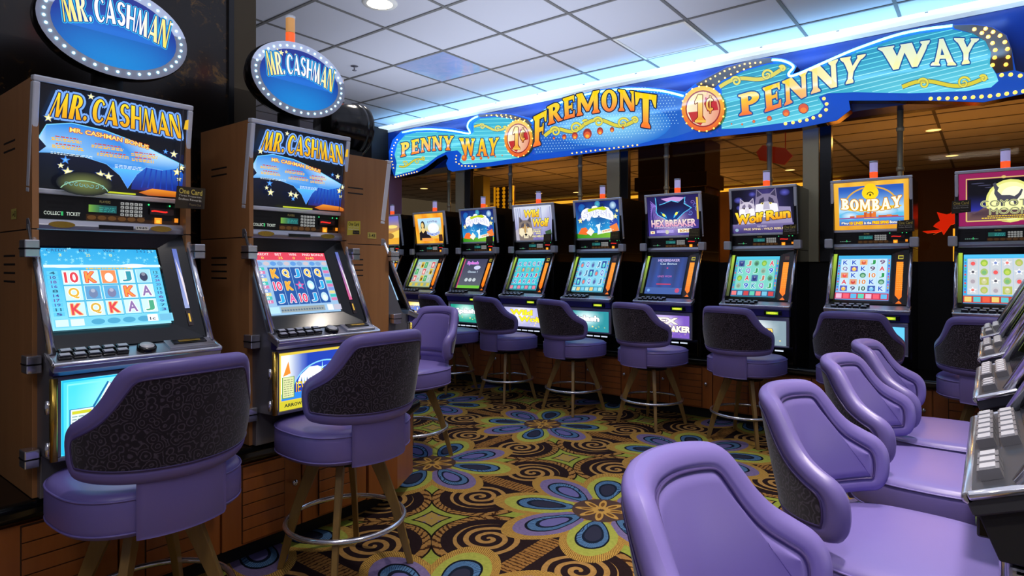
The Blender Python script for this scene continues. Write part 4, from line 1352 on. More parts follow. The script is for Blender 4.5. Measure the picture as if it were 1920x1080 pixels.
def art_portrait(a):
    W, H = .463, .335
    a.grid(0, 0, W, H, 10, 8, lambda x, y: mixrgb((236, 140, 20), (250, 190, 60), .5 + .5 * math.sin(x * 30 + y * 20)))
    a.grid(.05, .05, W - .09, H - .10, 8, 8, lambda x, y: mixrgb((236, 190, 80), (180, 220, 240), (y - .12) / .1))
    # a plain seated figure in dark dress
    a.poly([(.055, .035), (.06, .12), (.10, .145), (.16, .145), (.20, .12), (.25, .06), (.25, .035)], (26, 18, 24))
    a.ell(.125, .205, .034, .050, (30, 20, 20)); a.ell(.120, .205, .022, .032, (235, 200, 120)); a.poly([(.10, .135), (.12, .115), (.155, .14), (.14, .175), (.105, .175)], (240, 205, 130))
    a.rect(.10, .025, .17, .035, (240, 140, 50)); tinyrows(a, .09, .055, .19, 3, .012, (250, 200, 120), .004, 2)
    a.ell(.30, .17, .088, .062, (235, 244, 255)); a.poly([(.215, .185), (.245, .215), (.345, .215), (.375, .185), (.30, .105)], (252, 254, 255))
    for k in range(5): a.line([(.225 + .035 * k, .186), (.30, .108)], .0016, (160, 190, 230))
    a.text('DIAMONDS', .0, .0, 1, 1, (80, 110, 200), .04, warp=lambda p, q: (.195 + .20 * p, .108 - .026 * math.sin(math.pi * p) + .030 * q), oc=(225, 235, 252), od=.004)
    a.text('DIVINE', .0, .0, 1, 1, (60, 90, 150), .02, warp=lambda p, q: (.215 + .16 * p, .228 + .008 * math.sin(math.pi * p) + .022 * q), oc=(210, 230, 250), od=.003)
    a.rect(.375, .02, .06, .075, (70, 40, 30))


def art_desert(a):
    W, H = .463, .335
    a.grid(0, 0, W, H, 10, 12, lambda x, y: mixrgb((236, 170, 50), (110, 110, 200), (y / H - .35) * 1.8))
    a.poly([(0, .10), (.1, .15), (.25, .12), (.46, .17), (.46, .08), (0, .06)], (246, 206, 90)); a.ell(.28, .10, .07, .035, (150, 110, 50)); a.ell(.15, .24, .05, .07, (140, 130, 210))
    a.ell(.33, .21, .10, .02, (250, 220, 120))


def screen_letters(bg, frame, cell, syms, bar, rows=4, top=(60, 170, 220)):
    def f(a, W, H):
        a.grid(0, 0, W, H, 6, 6, lambda x, y: mixrgb(bg, top, y / H - .4))
        a.rect(0, H * .94, W, H * .06, top)
        for k in range(12): a.rect(.004, H * (.2 + .06 * k), .010, H * .04, [(200, 80, 90), (70, 120, 200), (80, 170, 120)][k % 3]); a.rect(W - .014, H * (.2 + .06 * k), .010, H * .04, [(90, 90, 200), (200, 160, 60), (200, 90, 140)][k % 3])
        reels(a, .020, H * .17, W - .04, H * .74, 5, rows, cell, syms, .03, frame)
        a.rect(0, 0, W, H * .14, bar[0])
        for k in range(7): a.rect(W * (.02 + .14 * k), H * .02, W * .11, H * .10, bar[1 + k % (len(bar) - 1)])
    return f


BL, RD, GR, OR, PU = (40, 90, 190), (210, 60, 70), (40, 150, 80), (220, 130, 50), (120, 70, 170)
wL = (225, 240, 252)
scr_bombay = screen_letters((110, 170, 230), (190, 222, 248), None, [('K', BL, wL), ('Q', (120, 110, 160), wL), ('#', (210, 150, 110), (230, 80, 70)), ('A', RD, wL), ('#', (80, 90, 190), (230, 180, 70)), ('K', BL, wL), ('#', (90, 80, 180), (240, 190, 80)), ('K', BL, wL), ('#', (220, 160, 120), (200, 70, 60)), ('9', (90, 90, 120), wL), ('#', (230, 170, 110), (210, 90, 60)), ('K', BL, wL), ('o', (60, 130, 90), (140, 190, 150)), ('10', OR, wL), ('10', (30, 90, 60), wL), ('J', GR, wL), ('9', (100, 90, 120), wL), ('10', OR, wL), ('K', BL, wL), ('#', (60, 90, 170), (120, 190, 230)), ('9', (110, 90, 130), wL), ('A', RD, wL), ('J', GR, wL), ('o', (70, 130, 100), (140, 190, 160)), ('K', BL, wL)], [(190, 50, 80), (230, 180, 210), (240, 90, 110), (90, 180, 230), (90, 210, 180)], 5)
scr_coyote = screen_letters((60, 170, 225), (200, 206, 212), None, [('o', (190, 190, 200), (235, 90, 90)), ('*', (240, 240, 240), (90, 90, 100)), ('o', (200, 200, 205), (170, 160, 170)), ('*', (235, 235, 240), (230, 120, 110)), ('o', (150, 190, 70), (190, 210, 90)), ('o', (160, 190, 110), (120, 180, 120)), ('#', (180, 190, 90), (200, 200, 150)), ('o', (170, 190, 90), (200, 190, 120)), ('*', (245, 245, 245), (120, 140, 200))], [(190, 60, 50), (230, 200, 110), (90, 190, 200), (230, 90, 60)], 4, (80, 190, 240))
scr_wolf = screen_letters((60, 160, 190), (120, 205, 190), None, [('#', (60, 90, 150), (30, 40, 110)), ('K', (30, 140, 170), wL), ('o', (120, 180, 60), (170, 200, 80)), ('o', (150, 180, 160), (120, 150, 130)), ('J', (180, 120, 90), wL), ('Q', PU, wL), ('A', RD, wL), ('9', BL, wL), ('o', (90, 160, 120), (60, 110, 90)), ('J', GR, wL)], [(50, 70, 110), (230, 120, 120), (110, 190, 220), (200, 60, 60), (90, 200, 170)], 4, (70, 190, 220))
scr_splash = screen_letters((90, 190, 220), (130, 205, 230), None, [('o', (70, 150, 190), (230, 120, 110)), ('o', (110, 170, 200), (80, 90, 160)), ('#', (40, 70, 150), (80, 200, 200)), ('Q', BL, wL), ('J', (60, 120, 160), wL)], [(60, 130, 160), (170, 220, 220), (230, 200, 120), (120, 200, 230)], 3, (60, 160, 210))
scr_grey = screen_letters((50, 180, 200), (70, 195, 210), None, [('K', (50, 80, 150), wL), ('o', (150, 190, 120), (120, 160, 200)), ('J', RD, wL), ('K', (40, 90, 160), wL), ('Q', (150, 90, 130), wL), ('#', (90, 150, 170), (220, 150, 90)), ('J', BL, wL), ('A', (200, 80, 90), wL)], [(60, 110, 130), (220, 130, 150), (90, 200, 210)], 4, (90, 210, 225))
scr_port = screen_letters((150, 175, 160), (178, 196, 186), None, [('o', (190, 200, 195), (160, 170, 160)), ('#', (60, 150, 90), (110, 190, 120)), ('#', (210, 80, 90), (240, 200, 190)), ('#', (220, 180, 40), (90, 70, 20)), ('o', (190, 200, 190), (170, 180, 170))], [(170, 180, 110), (210, 180, 60), (140, 160, 150)], 3, (120, 170, 180))


def scr_splashmenu(a, W, H):
    a.grid(0, 0, W, H, 4, 6, lambda x, y: mixrgb((90, 96, 104), (60, 62, 90), y / H))
    a.text('Splash', W * .15, H * .78, W * .5, H * .14, (225, 120, 200), .04, oc=(110, 120, 220), od=.003); a.ell(W * .65, H * .70, W * .14, H * .07, (200, 205, 235))
    a.text('Choose 1', W * .3, H * .52, W * .42, H * .07, (200, 220, 240), .02)
    for k in range(3): a.ell(W * (.34 + .17 * k), H * .28, W * .07, H * .06, (190, 200, 205))
    a.rect(0, 0, W, H * .09, (110, 190, 60)); a.rect(0, 0, W * .04, H, (190, 50, 110))


def scr_hexmenu(a, W, H):
    a.grid(0, 0, W, H, 8, 8, lambda x, y: mixrgb((40, 70, 150), (34, 50, 104), math.sin(x * 60) * .5 + y / H))
    a.text('HEXBREAKER', W * .20, H * .88, W * .60, H * .07, (190, 170, 225), .02); a.text('Cat Bonus', W * .28, H * .79, W * .46, H * .06, (190, 215, 240), .01)
    a.star(W * .5, H * .70, .010, (225, 60, 110)); a.text('LINES WON', W * .28, H * .45, W * .38, H * .05, (200, 110, 190)); a.rect(W * .28, H * .25, W * .4, H * .025, (200, 50, 80))
    a.rect(0, 0, W, H * .17, (60, 90, 160)); a.ell(W * .88, H * .10, W * .06, H * .06, (190, 70, 110)); a.ell(W * .10, H * .09, W * .04, H * .04, (110, 160, 220))


def belly_from(artf, sx=.42 / .463, sy=.235 / .335, dx=0):
    def f(a):
        a.T = lambda x, y: (x * sx, y * sy)
        artf(a); a.T = None
        a.glow(.15, .15, .06, .05, (252, 252, 255), (250, 250, 255)) if False else None
    return f


def belly_hot(artf, word, col, bg):
    """belly glass: same theme, with the tube behind it burning through the middle"""
    def f(a):
        W, H = .42, .235
        a.grid(0, 0, W, H, 10, 8, lambda x, y: mixrgb((252, 252, 250), bg, min(1, math.hypot(x - .20, (y - .14) * 1.4) / .17)))
        n = len(word)
        for i, t in enumerate(word):
            a.text(t, .07 + .10 * i * (n > 1), .13 - .075 * i if n > 1 else .09, .26, .062 if n > 1 else .08, col, .05, oc=mixrgb(bg, (20, 20, 40), .5), od=.004)
        rnd = random.Random(len(word[0]))
        for k in range(12): a.star(rnd.uniform(.02, .40), rnd.uniform(.015, .07), rnd.uniform(.006, .014), mixrgb(bg, (255, 220, 120), rnd.random()))
    return f


_mc = {}


def shared(key, fn):
    if key not in _mc: _mc[key] = fn()
    return _mc[key]


def rboxes(mb, M_): return mb


TM = planeM(-.2535, -.055, 1.512 - ZB, 0, 1.892 - ZB); TL = math.hypot(.055, .380)
PM = planeM(-.235, -.062, 1.428 - ZB, -.058, 1.516 - ZB)
SM = planeM(-.2535, .155, 1.0 - ZB, -.045, 1.400 - ZB); SLN = math.hypot(.20, .400)
DM = planeM(-.2535, .218, .972 - ZB, .145, 1.0 - ZB)
BM = planeM(-.245, .165, .660 - ZB, .165, .925 - ZB); BM0 = BM


def machine(name, style, loc, rz, label, group, top, screen, belly, num=None):
    r = empty(name, (loc[0], loc[1], ZB), R(rz), label, 'slot machine', group)
    left = style == 'left'
    BM = BM0 if left else BM0 @ Matrix.Diagonal((1, 1, .85, 1))
    K = style

    def part(pname, key, fn, parent=r, bev=0, mats='black', seg=2):
        me = shared((K, key), lambda: fn().mesh(pname, mats))
        o = link(pname, me, parent)
        if bev:
            md = o.modifiers.new('bevel', 'BEVEL'); md.width = bev; md.segments = seg; md.limit_method = 'ANGLE'; md.angle_limit = R(40)
        return o
    # carcass + front housing
    sd = 1
    part('carcass', 'carcass', lambda: MB().bb(-.232, .232, .105, .44, 0, 1.372, 0).bb(-.232, .232, .012, .105, 0, .10, 0),
         mats=['blackm'], bev=.002)
    for sx in (-1, 1):
        sp_ = part('side_panel', 'side%d' % sx, lambda sx=sx: [b := MB(), [b.bb(*sorted((sx * .250, sx * .2524)), .20, .34, z, z + .008, 1) for z in (.70, .73, .76, .79, 1.16, 1.19) if left]][0].bb(*sorted((sx * .236, sx * .250)), .02, .43, .87, .89, 1).bb(*sorted((sx * .233, sx * .252)), .012, .44, 0, .878, 0).bb(*sorted((sx * .233, sx * .252)), .012, .44, .882, 1.378, 0), mats=['woodtan' if left else 'black', 'blackm'], bev=.0015)
    part('front_housing', 'housing', lambda: MB().prism([(.015, .0), (.022, .142), (.152, .148), (.152, .425), (.175, .43), (.185, .452), (.12, .468), (.105, .478), (-.088, .874), (-.088, .985), (-.05, 1.365), (-.102, 1.368), (-.102, .0)], -.238, .238, 0),
         mats=['darkmetal' if left else 'black'], bev=.003)
    # top box frame and glass
    def tf():
        b = MB(); W = .507
        for a_ in ((0, W, 0, .018), (0, W, TL - .020, TL), (0, .020, .018, TL - .020), (W - .020, W, .018, TL - .020)):
            b.bb(a_[0], a_[1], -.012, .022, a_[2], a_[3], 0, TM)
        b.bb(.004, W - .004, .022, .055, .03, TL - .008, 1, TM)
        return b
    part('top_frame', 'tf', tf, mats=['frame', 'black'], bev=.005, seg=3)
    a = Art(); top(a)
    a.build('top_glass', r, Mx=TM @ Matrix.Translation((.022, -.004, .020)) @ Matrix.Diagonal((1, 1, 1.02, 1)))
    # printed control strip
    def pp(): return MB().bb(-.010, .480, .001, .03, -.004, .094, 0, PM)
    p = part('control_panel', 'cp', pp, mats=['black'], bev=.002)
    me = shared((K, 'cpa'), lambda: (lambda q: (art_panel(q, style), q)[1])(Art()).mesh('face', ('lit', 'paint'), PM @ Matrix.Translation((.005, 0, .002))))
    link('panel_face', me, p)
    part('keypad', 'kp', lambda: [b := MB(), [b.bb(.2585 + i * .015, .2685 + i * .015, -.003, 0, .0255 + j * .0135, .0340 + j * .0135, 0, PM) for i in range(5) for j in range(4 if left else 3)]][0], p, mats=['silver'])
    part('speaker_ledge', 'lg', lambda: (lambda b: (b.prism([(-.07, 1.386 - ZB), (-.036, 1.390 - ZB), (-.030, 1.407 - ZB), (-.046, 1.428 - ZB), (-.07, 1.428 - ZB)], -.2535, .2535, 0), b)[1])(MB()), mats=['brchrome'], bev=.003)
    if left:
        def sp():
            b = MB()
            for cx in (-.165, .155):
                b.add([(cx + .038 * math.cos(2 * math.pi * i / 20), .0375 - .0005 - .008 * 0 - (.0), 1.391 - ZB + .010 * math.sin(2 * math.pi * i / 20)) for i in range(20)] + [(cx, .030, 1.391 - ZB)], [(i, (i + 1) % 20, 20) for i in range(20)])
            return b
        for k, cx in enumerate((-.165, .150)):
            part('speaker', 'spk%d' % k, lambda cx=cx: MB().add([(cx + .038 * math.cos(2 * math.pi * i / 20), .028, 1.409 - ZB + .011 * math.sin(2 * math.pi * i / 20)) for i in range(20)] + [(cx + .036 * math.cos(2 * math.pi * i / 20), .040, 1.409 - ZB + .010 * math.sin(2 * math.pi * i / 20)) for i in range(20)], [tuple(range(20))[::-1]] + [(i, (i + 1) % 20, 20 + (i + 1) % 20, 20 + i) for i in range(20)], 0, False), mats=['gold'])
        part('speaker_slot', 'slot', lambda: MB().bb(-.055, .055, .0285, .036, 1.400 - ZB, 1.414 - ZB), mats=['black'])
    if num:
        a = Art(); a.lit = 1; a.rect(0, 0, .045, .014, (210, 208, 196)); a.text(num, .005, .003, .035, .008, (20, 20, 20), .02)
        a.build('number_sticker', r, Mx=planeM(.062, -.0285, 1.402 - ZB, -.032, 1.416 - ZB))
    # slanted chrome pillars
    W = .507
    for sgn, nm in ((0, 'l'), (1, 'r')):
        x = .008 if sgn == 0 else W - .008
        part('side_pillar', 'sp' + nm, lambda x=x: MB().tube([SM @ Vector((x, -.002, -.010)), SM @ Vector((x, -.002, SLN + .004))], .0115, 12), mats=['chrome'])
    # screen surround
    if left: su, sv, sw, sh = .030, .083, .360, .300
    else: su, sv, sw, sh = .048, .048, .330, .350
    def surround():
        b = MB(); o = [(.016, .006), (W - .016, .006), (W - .016, SLN - .004), (.016, SLN - .004)]
        q = [(su, sv), (su + sw, sv), (su + sw, sv + sh), (su, sv + sh)]
        i_ = [(p_[0] - .006 if p_[0] < .2 else p_[0] + .006, p_[1] - .006 if p_[1] < .2 else p_[1] + .006) for p_ in q]
        v_ = [SM @ Vector((x, .004, z)) for x, z in o] + [SM @ Vector((x, .026, z)) for x, z in i_] + [SM @ Vector((x, .032, z)) for x, z in q]
        f = []
        for k in range(4):
            j = (k + 1) % 4; f += [(k, j, 4 + j, 4 + k), (4 + k, 4 + j, 8 + j, 8 + k)]
        return b.add(v_, f)
    part('screen_surround', 'ss', surround, mats=['black'])
    a = Art(); screen(a, sw, sh)
    a.build('screen', r, ('screen', 'paint'), SM @ Matrix.Translation((su, .0305, sv)))
    # instruction strip beside the screen
    a = Art()
    if left:
        a.grid(0, .09, .040, .25, 2, 6, lambda x, y: mixrgb((180, 190, 225), (90, 110, 190), y * 3) if num else mixrgb((215, 90, 140), (80, 110, 190), y * 4 - .4))
        a.poly([(.004, .3), (.016, .22), (.022, .12), (.014, .10)], (230, 220, 230)); a.rect(0, .02, .040, .062, (26, 12, 12)); a.text('1c', .006, .035, .028, .034, (225, 180, 60), .04)
        a.build('side_glass', r, Mx=SM @ Matrix.Translation((.440, .012, .04)))
    else:
        a.rect(-.006, .0, .058, .375, (24, 10, 8)); a.rect(.008, .325, .028, .028, (200, 190, 60) if random.random() < .5 else (70, 40, 40)); a.rect(.012, .331, .02, .016, (60, 50, 40))
        a.grid(.002, .06, .040, .245, 2, 6, lambda x, y: mixrgb((255, 120, 10), (255, 150, 30), y * 3)); a.poly([(.002, .06), (.042, .06), (.022, .028)], (255, 120, 10)); a.poly([(.006, .0), (.038, .0), (.022, .022)], (230, 110, 20))
        tinyrows(a, .008, .28, .028, 14, .014, (255, 180, 80), .003, 7)
        a.build('side_glass', r, Mx=SM @ Matrix.Translation((.412, .012, .02)) @ Matrix.Diagonal((1.25, 1, 1.04, 1)))
        a = Art(); a.grid(-.002, 0, .024, .36, 2, 8, lambda x, y: mixrgb((60, 70, 30), (170, 205, 60), y * 3)); a.build('painted_bezel_reflection', r, Mx=SM @ Matrix.Translation((.020, .008, .04)))  # greenish reflection on the bezel, painted as a glowing strip
    # button deck
    def deck():
        b = MB(); L = .078
        b.bb(-.004, W + .004, 0, .030, -.004, L, 0, DM)
        b.tube([DM @ Vector((-.004, .006, 0)), DM @ Vector((W + .004, .006, 0))], .0085, 10, mi=1)
        for x in (-.002, W + .002): b.tube([DM @ Vector((x, .004, 0)), DM @ Vector((x, .004, L))], .007, 8, mi=1)
        return b
    dk = part('button_deck', 'dk', deck, mats=['brchrome' if style != 'right' else 'deckgrey', 'chrome'], bev=.003)
    if left:
        bt = [(.014 + .040 * i + .010 * j, .016 + .030 * j, .034, .022) for j in (1, 0) for i in range(5)]
    elif style == 'right':
        bt = [(.040 + .040 * i + .010 * j, .012 + .032 * j, .034, .024) for j in (1, 0) for i in range(6)] + [(.36 + .036 * i, .016, .030, .026) for i in range(3)]
    else:
        bt = [(.040 + .046 * i + .015 * j, .010 + .030 * j, .036, .020) for j in (1, 0) for i in range(5)]
    bmesh_ = shared((K, 'btn'), lambda: MB().bb(-.017, .017, -.014, 0, -.0105, .0105, 0).bb(-.0135, .0135, -.0165, -.014, -.0075, .0075, 1).mesh('button', ['black' if style != 'right' else 'darkmetal', 'button']))
    for x, z, w_, h_ in bt:
        o = link('button', bmesh_, dk); o.matrix_local = DM @ Matrix.Translation((x + w_ / 2, 0, z + h_ / 2)) @ Matrix.Diagonal((w_ / .034, 1, h_ / .021, 1))
    if left:
        part('spin_button', 'spin', lambda: MB().lathe([(.030, 0), (.030, .012), (.026, .017), (0, .018)], (0, 0, 0), 24, 0, 'y').lathe([(0, .0185), (.022, .0183), (.022, .016)], (0, 0, 0), 24, 1, 'y'), dk, mats=['black', 'silver']).matrix_local = DM @ Matrix.Translation((.268, 0, .034))
        part('bill_acceptor', 'bill', lambda: MB().bb(.335, .490, -.010, .004, .010, .070, 0, DM).bb(.355, .470, -.014, -.008, .032, .062, 1, DM).bb(.375, .45, -.0165, -.014, .040, .052, 2, DM), dk, mats=['brchrome', 'black', 'gold'], bev=.003)
    # apron
    part('apron', 'ap', lambda: MB().prism([(.216, .458), (.210, .440), (.178, .418), (.150, .418), (.150, .462), (.21, .464)] if left else [(.214, .458), (.208, .440), (.184, .380), (.150, .380), (.150, .462), (.20, .464)], -.250, .250), mats=['purple' if style != 'right' else 'blackm'], bev=.002)
    if not left:
        part('bill_slot', 'bs', lambda: MB().bb(.075, .200, -.208, -.180, .388, .424, 0), mats=['black'], bev=.003)
        a = Art(); a.rect(0, 0, .085, .020, (120, 160, 20)); a.ell(.0425, .010, .040, .0085, (200, 225, 40)); tinyrows(a, .012, .008, .06, 1, .01, (250, 230, 90), .005, 5)
        a.build('slot_light', r, Mx=Matrix.Translation((.092, -.2092, .396)))
    # belly door
    def bf():
        b = MB(); L = .265; Wb = .49
        for a_ in ((0, Wb, 0, .014), (0, Wb, L - .014, L), (0, .022, .014, L - .014), (Wb - .022, Wb, .014, L - .014)): b.bb(a_[0], a_[1], -.006, .02, a_[2], a_[3], 0, BM)
        if not left: b.bb(0, Wb, -.010, .02, L - .034, L, 1, BM)
        return b
    part('belly_frame', 'bf', bf, mats=['brchrome' if not left else 'darkmetal', 'brchrome'], bev=.004)
    part('door_edge', 'de', lambda: MB().tube([BM @ Vector((.002, -.004, .004)), BM @ Vector((.002, -.004, .26))], .011, 12), mats=['gold' if left else 'chrome'])
    a = Art(); belly(a)
    a.build('belly_glass', r, ('litbelly', 'paint'), BM @ Matrix.Translation((.022, -.001, .015)) @ Matrix.Diagonal((1.062, 1, 1, 1)))
    if not left:
        part('painted_glints', 'vl', lambda: [b := MB(), [b.bb(-.16 + k * .075, -.10 + k * .075, -.1545, -.150, .118, .128, 0) for k in range(5)]][0], mats=['white'])  # bright reflections under the belly, imitated by glowing dashes
    # locks and hinges
    for k, (h_, f_) in enumerate(((1.325, .010), (.955, .030), (.650, .010)) if left else ((1.432, -.01),)):
        for sx in (-1, 1):
            hm = shared((K, 'hinge'), lambda: (MB().bb(-.020, .020, -.030, .030, -.028, .028).bb(-.022, .022, -.032, .032, -.003, .003, 1) if left else MB().bb(-.026, .026, -.034, .030, -.034, .034)).mesh('hinge', ['chrome' if left else 'silver', 'black']))
            o = link('lock_block' if left else 'latch', hm, r, (sx * .264, -f_, h_ - ZB))
            md = o.modifiers.new('bevel', 'BEVEL'); md.width = .008; md.segments = 3
    if left:
        for z in (.83, .70):
            part('door_hinge', 'dh%d' % int(z * 100), lambda z=z: MB().lathe([(0, -.022), (.009, -.020), (.011, 0), (.009, .020), (0, .022)], (-.252, -.150, z - ZB), 12), mats=['chrome'])
    return r


def candle(parent, loc, style='back'):
    c = MB().lathe([(0, 0), (.024, 0), (.024, .012), (.021, .014), (.006, .015), (.006, .128), (.0205, .128), (.022, .128), (.022, .140), (0, .141)], seg=18).build('candle_lamp', 'silver', parent, loc); c.scale = (1.25, 1.25, 1.0) if style == 'back' else (1, 1, 1)
    MB().lathe([(.020, .014), (.0205, .060)], seg=18).build('orange_lens', 'orange', c)
    MB().lathe([(.0205, .062), (.0205, .128)], seg=18).build('clear_lens', 'clear' if style == 'back' else 'amberring', c)
    return c


def topper(parent, Mx, ell_rx=.245, ell_rz=.168, depth=.10):
    """oval lamp sign, centre at the origin of Mx, face towards -y"""
    b = MB(); N = 48
    prof = [(.985, 0), (1, .006), (1, .045), (.90, depth), (.5, depth + .03), (0, depth + .035)]
    vs = []
    for k, y in prof:
        for i in range(N):
            q = 2 * math.pi * i / N; vs.append((ell_rx * k * math.cos(q), y, ell_rz * k * math.sin(q)))
    fs = []
    for a_ in range(len(prof) - 1):
        for i in range(N):
            j = (i + 1) % N; fs.append((a_ * N + i, (a_ + 1) * N + i, (a_ + 1) * N + j, a_ * N + j))
    b.add(vs, fs, 0, True)
    t = b.build('topper', 'black', parent); t.matrix_local = Mx
    a = Art()
    a.lit = 1; a.ell(0, 0, ell_rx * .985, ell_rz * .985, (200, 206, 226), 48); a.lit = 0
    rx, rz = ell_rx * .82, ell_rz * .79
    a.up(); n = 40; rings_ = 6; vs = [(0, 0)] + [(rx * k / rings_ * math.cos(2 * math.pi * i / n), rz * k / rings_ * math.sin(2 * math.pi * i / n)) for k in range(1, rings_ + 1) for i in range(n)]
    fs = [(0, 1 + i, 1 + (i + 1) % n) for i in range(n)] + [(1 + (k - 1) * n + i, 1 + k * n + i, 1 + k * n + (i + 1) % n, 1 + (k - 1) * n + (i + 1) % n) for k in range(1, rings_) for i in range(n)]
    a.raw(vs, fs, lambda x, y: mixrgb((20, 150, 225), (14, 40, 140), (y / rz + .9) / 1.7 + .25 * math.hypot(x / rx, y / rz) ** 3))
    a.poly(arcpts(0, -.02, rx * .80, rz * .55, 0, 180, 14), lambda x, y: mixrgb((30, 110, 210), (20, 60, 170), y / .05))
    for x, y, r_ in ((-.10, .098, .014), (-.075, .108, .009), (-.118, .108, .006), (-.03, .108, .006)): a.star(x, y, r_, (252, 244, 170))
    cf = lambda x, y: mixrgb((250, 252, 255), (240, 214, 40), max(0, abs(x - .5) * 2.6 - .55))
    def wf(p_, q_):
        hh = .086 + .018 * abs(2 * p_ - 1) ** 1.5
        return (-.172 + .344 * p_ + .02 * (q_ - .5) * (2 * p_ - 1), .004 + .018 * (1 - (2 * p_ - 1) ** 2) - .022 * abs(2 * p_ - 1) + hh * q_)
    a.slab('MR. CASHMAN', wf, cf, (10, 60, 150), .003, .09, (60, 190, 240), .0055, DF)
    a.build('topper_face', t, Mx=Matrix.Translation((0, -.0005, 0)))
    lm = shared('led', lambda: MB().lathe([(.0046, 0), (.0034, .003), (0, .0042)], seg=10, axis='y').mesh('lamp', 'led'))
    nL = 38
    for i in range(nL):
        q = 2 * math.pi * (i + .5) / nL
        link('bulb', lm, t, (ell_rx * .895 * math.cos(q), -.002, ell_rz * .875 * math.sin(q)))
    return t


gm_ = 'matching snow and jewel slot machines of the left row'
m1 = machine('slot_machine', 'left', (-2.45, .870), 90, 'slot machine with snowy light blue reels screen, nearest on the left', gm_, lambda a: art_top_mr(a, True), art_screen_snow, art_belly_bear, '1949')
m2 = machine('slot_machine', 'left', (-2.45, 1.614), 90, 'slot machine with red barred blue reels screen and jewel picture below', gm_, art_top_mr, art_screen_blue, art_belly_jewel)
m3 = machine('slot_machine', 'left', (-3.055, 2.43), 180, 'slot machine seen from its tan wooden side at the end of the left row', None, art_top_mr, art_screen_blue, art_belly_jewel)
for mm, yaw in ((m1, 0), (m2, 0)):
    MB().tube([(0, .12, 1.36), (0, .12, 1.50)], .05, 16).bb(-.09, .09, .05, .20, 1.36, 1.372).build('topper_mount', 'blackm', mm)
    topper(mm, Matrix.Translation((0, .02, 1.603)))
    c = candle(mm, (-.01, .09, 1.768), 'left')
def club_sign(parent, loc, rot, bright):
    a = Art(); a.lit = 1
    bgc, tc = ((52, 42, 22), (222, 200, 90)) if bright != 2 else ((214, 196, 60), (30, 28, 16))
    a.poly([(0, 0), (.105, .008), (.105, .088), (.004, .084)], bgc)
    if bright: a.text('One Card', .012, .058, .082, .020, tc, .02); a.text('Three Properties', .012, .046, .080, .008, (235, 230, 215)); a.text('Endless Rewards', .012, .034, .080, .008, (235, 230, 215)); a.rect(.045, .008, .052, .022, (30, 20, 12)); a.text('Players Club', .050, .014, .042, .010, (150, 130, 90))
    else: tinyrows(a, .012, .070, .08, 5, .012, (130, 120, 80), .006, 3)
    o = a.build('club_card_sign', parent); o.location = loc; o.rotation_euler = rot
    MB().plate([(0, 0), (.105, .008), (.105, .088), (.004, .084)], .0005, .003).build('card_back', 'black', o)
    return o


def number_plate(parent, txt, y, z):
    a = Art(); a.lit = 1; a.rect(0, 0, .062, .036, (206, 190, 96)); a.text(txt, .008, .008, .046, .020, (24, 20, 14), .02)
    o = a.build('number_plate', parent); o.location = (-.2535, y + .03, z); o.rotation_euler = (0, 0, R(-90))


club_sign(m1, (.165, -.05, .975), (0, R(3), R(-6)), 1)
club_sign(m2, (.215, -.03, .905), (0, 0, R(-20)), 2).scale = (.62, 1, .8)
number_plate(m1, '1-43', .21, .92); number_plate(m3, '3-43', .14, .915)
# the drum shaped topper seen from behind
d = MB().lathe([(0, -.165), (.085, -.160), (.125, -.12), (.150, 0), (.152, .035), (.158, .04), (.158, .062), (.152, .066), (.152, .074), (.158, .078), (.158, .10), (.150, .105), (0, .105)], (0, .18 - .04, 1.585), 40, axis='y').build('drum_topper', 'black', m3)
MB().bb(-.07, .07, .06, .20, 1.36, 1.45).build('topper_mount', 'blackm', m3)
candle(m3, (0, .17, 1.735), 'left')

SPEC = [
    (art_coyote, scr_coyote, belly_hot(art_coyote, ['COYOTE', 'MOON'], (240, 200, 160), (220, 130, 90)), 'slot machine with howling coyote on yellow moon and plum border'),
    (art_bombay, scr_bombay, belly_hot(art_bombay, ['BOMBAY'], (250, 225, 160), (90, 180, 220)), 'slot machine with golden bordered seaside city picture'),
    (art_wolfrun, scr_wolf, belly_hot(art_wolfrun, ['Wolf Run'], (230, 190, 90), (120, 140, 150)), 'slot machine with white and grey wolf pair picture'),
    (art_hex, scr_hexmenu, belly_hot(art_hex, ['HEX', 'BREAKER'], (250, 236, 210), (110, 80, 170)), 'slot machine with black cat head on purple picture'),
    (art_splash, scr_splash, belly_hot(art_splash, ['Splash'], (250, 250, 255), (40, 130, 140)), 'blue and green splash picture slot machine between grey wolf and black cat ones'),
    (art_wildwolf, scr_grey, belly_hot(art_wildwolf, ['Wild', 'Wolf'], (255, 226, 30), (160, 160, 200)), 'slot machine with one grey wolf in snowy birch wood picture'),
    (art_splash, scr_splashmenu, belly_hot(art_splash, ['Splash'], (250, 250, 255), (30, 140, 120)), 'blue splash picture slot machine with grey screen, left of the grey wolf one'),
    (art_portrait, scr_port, belly_hot(art_portrait, ['DIAMONDS'], (90, 120, 200), (240, 190, 70)), 'slot machine with orange picture of a dark dressed figure and white gem'),
    (art_desert, scr_port, belly_hot(art_desert, ['GOLD'], (250, 220, 100), (240, 170, 60)), 'slot machine with golden desert picture at the far left of the back row'),
]
for k, (t_, s_, b_, lb) in enumerate(SPEC):
    mm = machine('slot_machine', 'back', (BXS[k], 5.0), 0, lb, 'slot machines of the long back row', t_, s_, b_)
    candle(mm, (.01, .10, 1.374))
    if k in (0, 1, 2, 3, 4, 5, 6): club_sign(mm, (.165 if k else -.27, -.035, .985 if k else 1.10), (0, 0, R(-8)), 1 if k < 3 else 0)
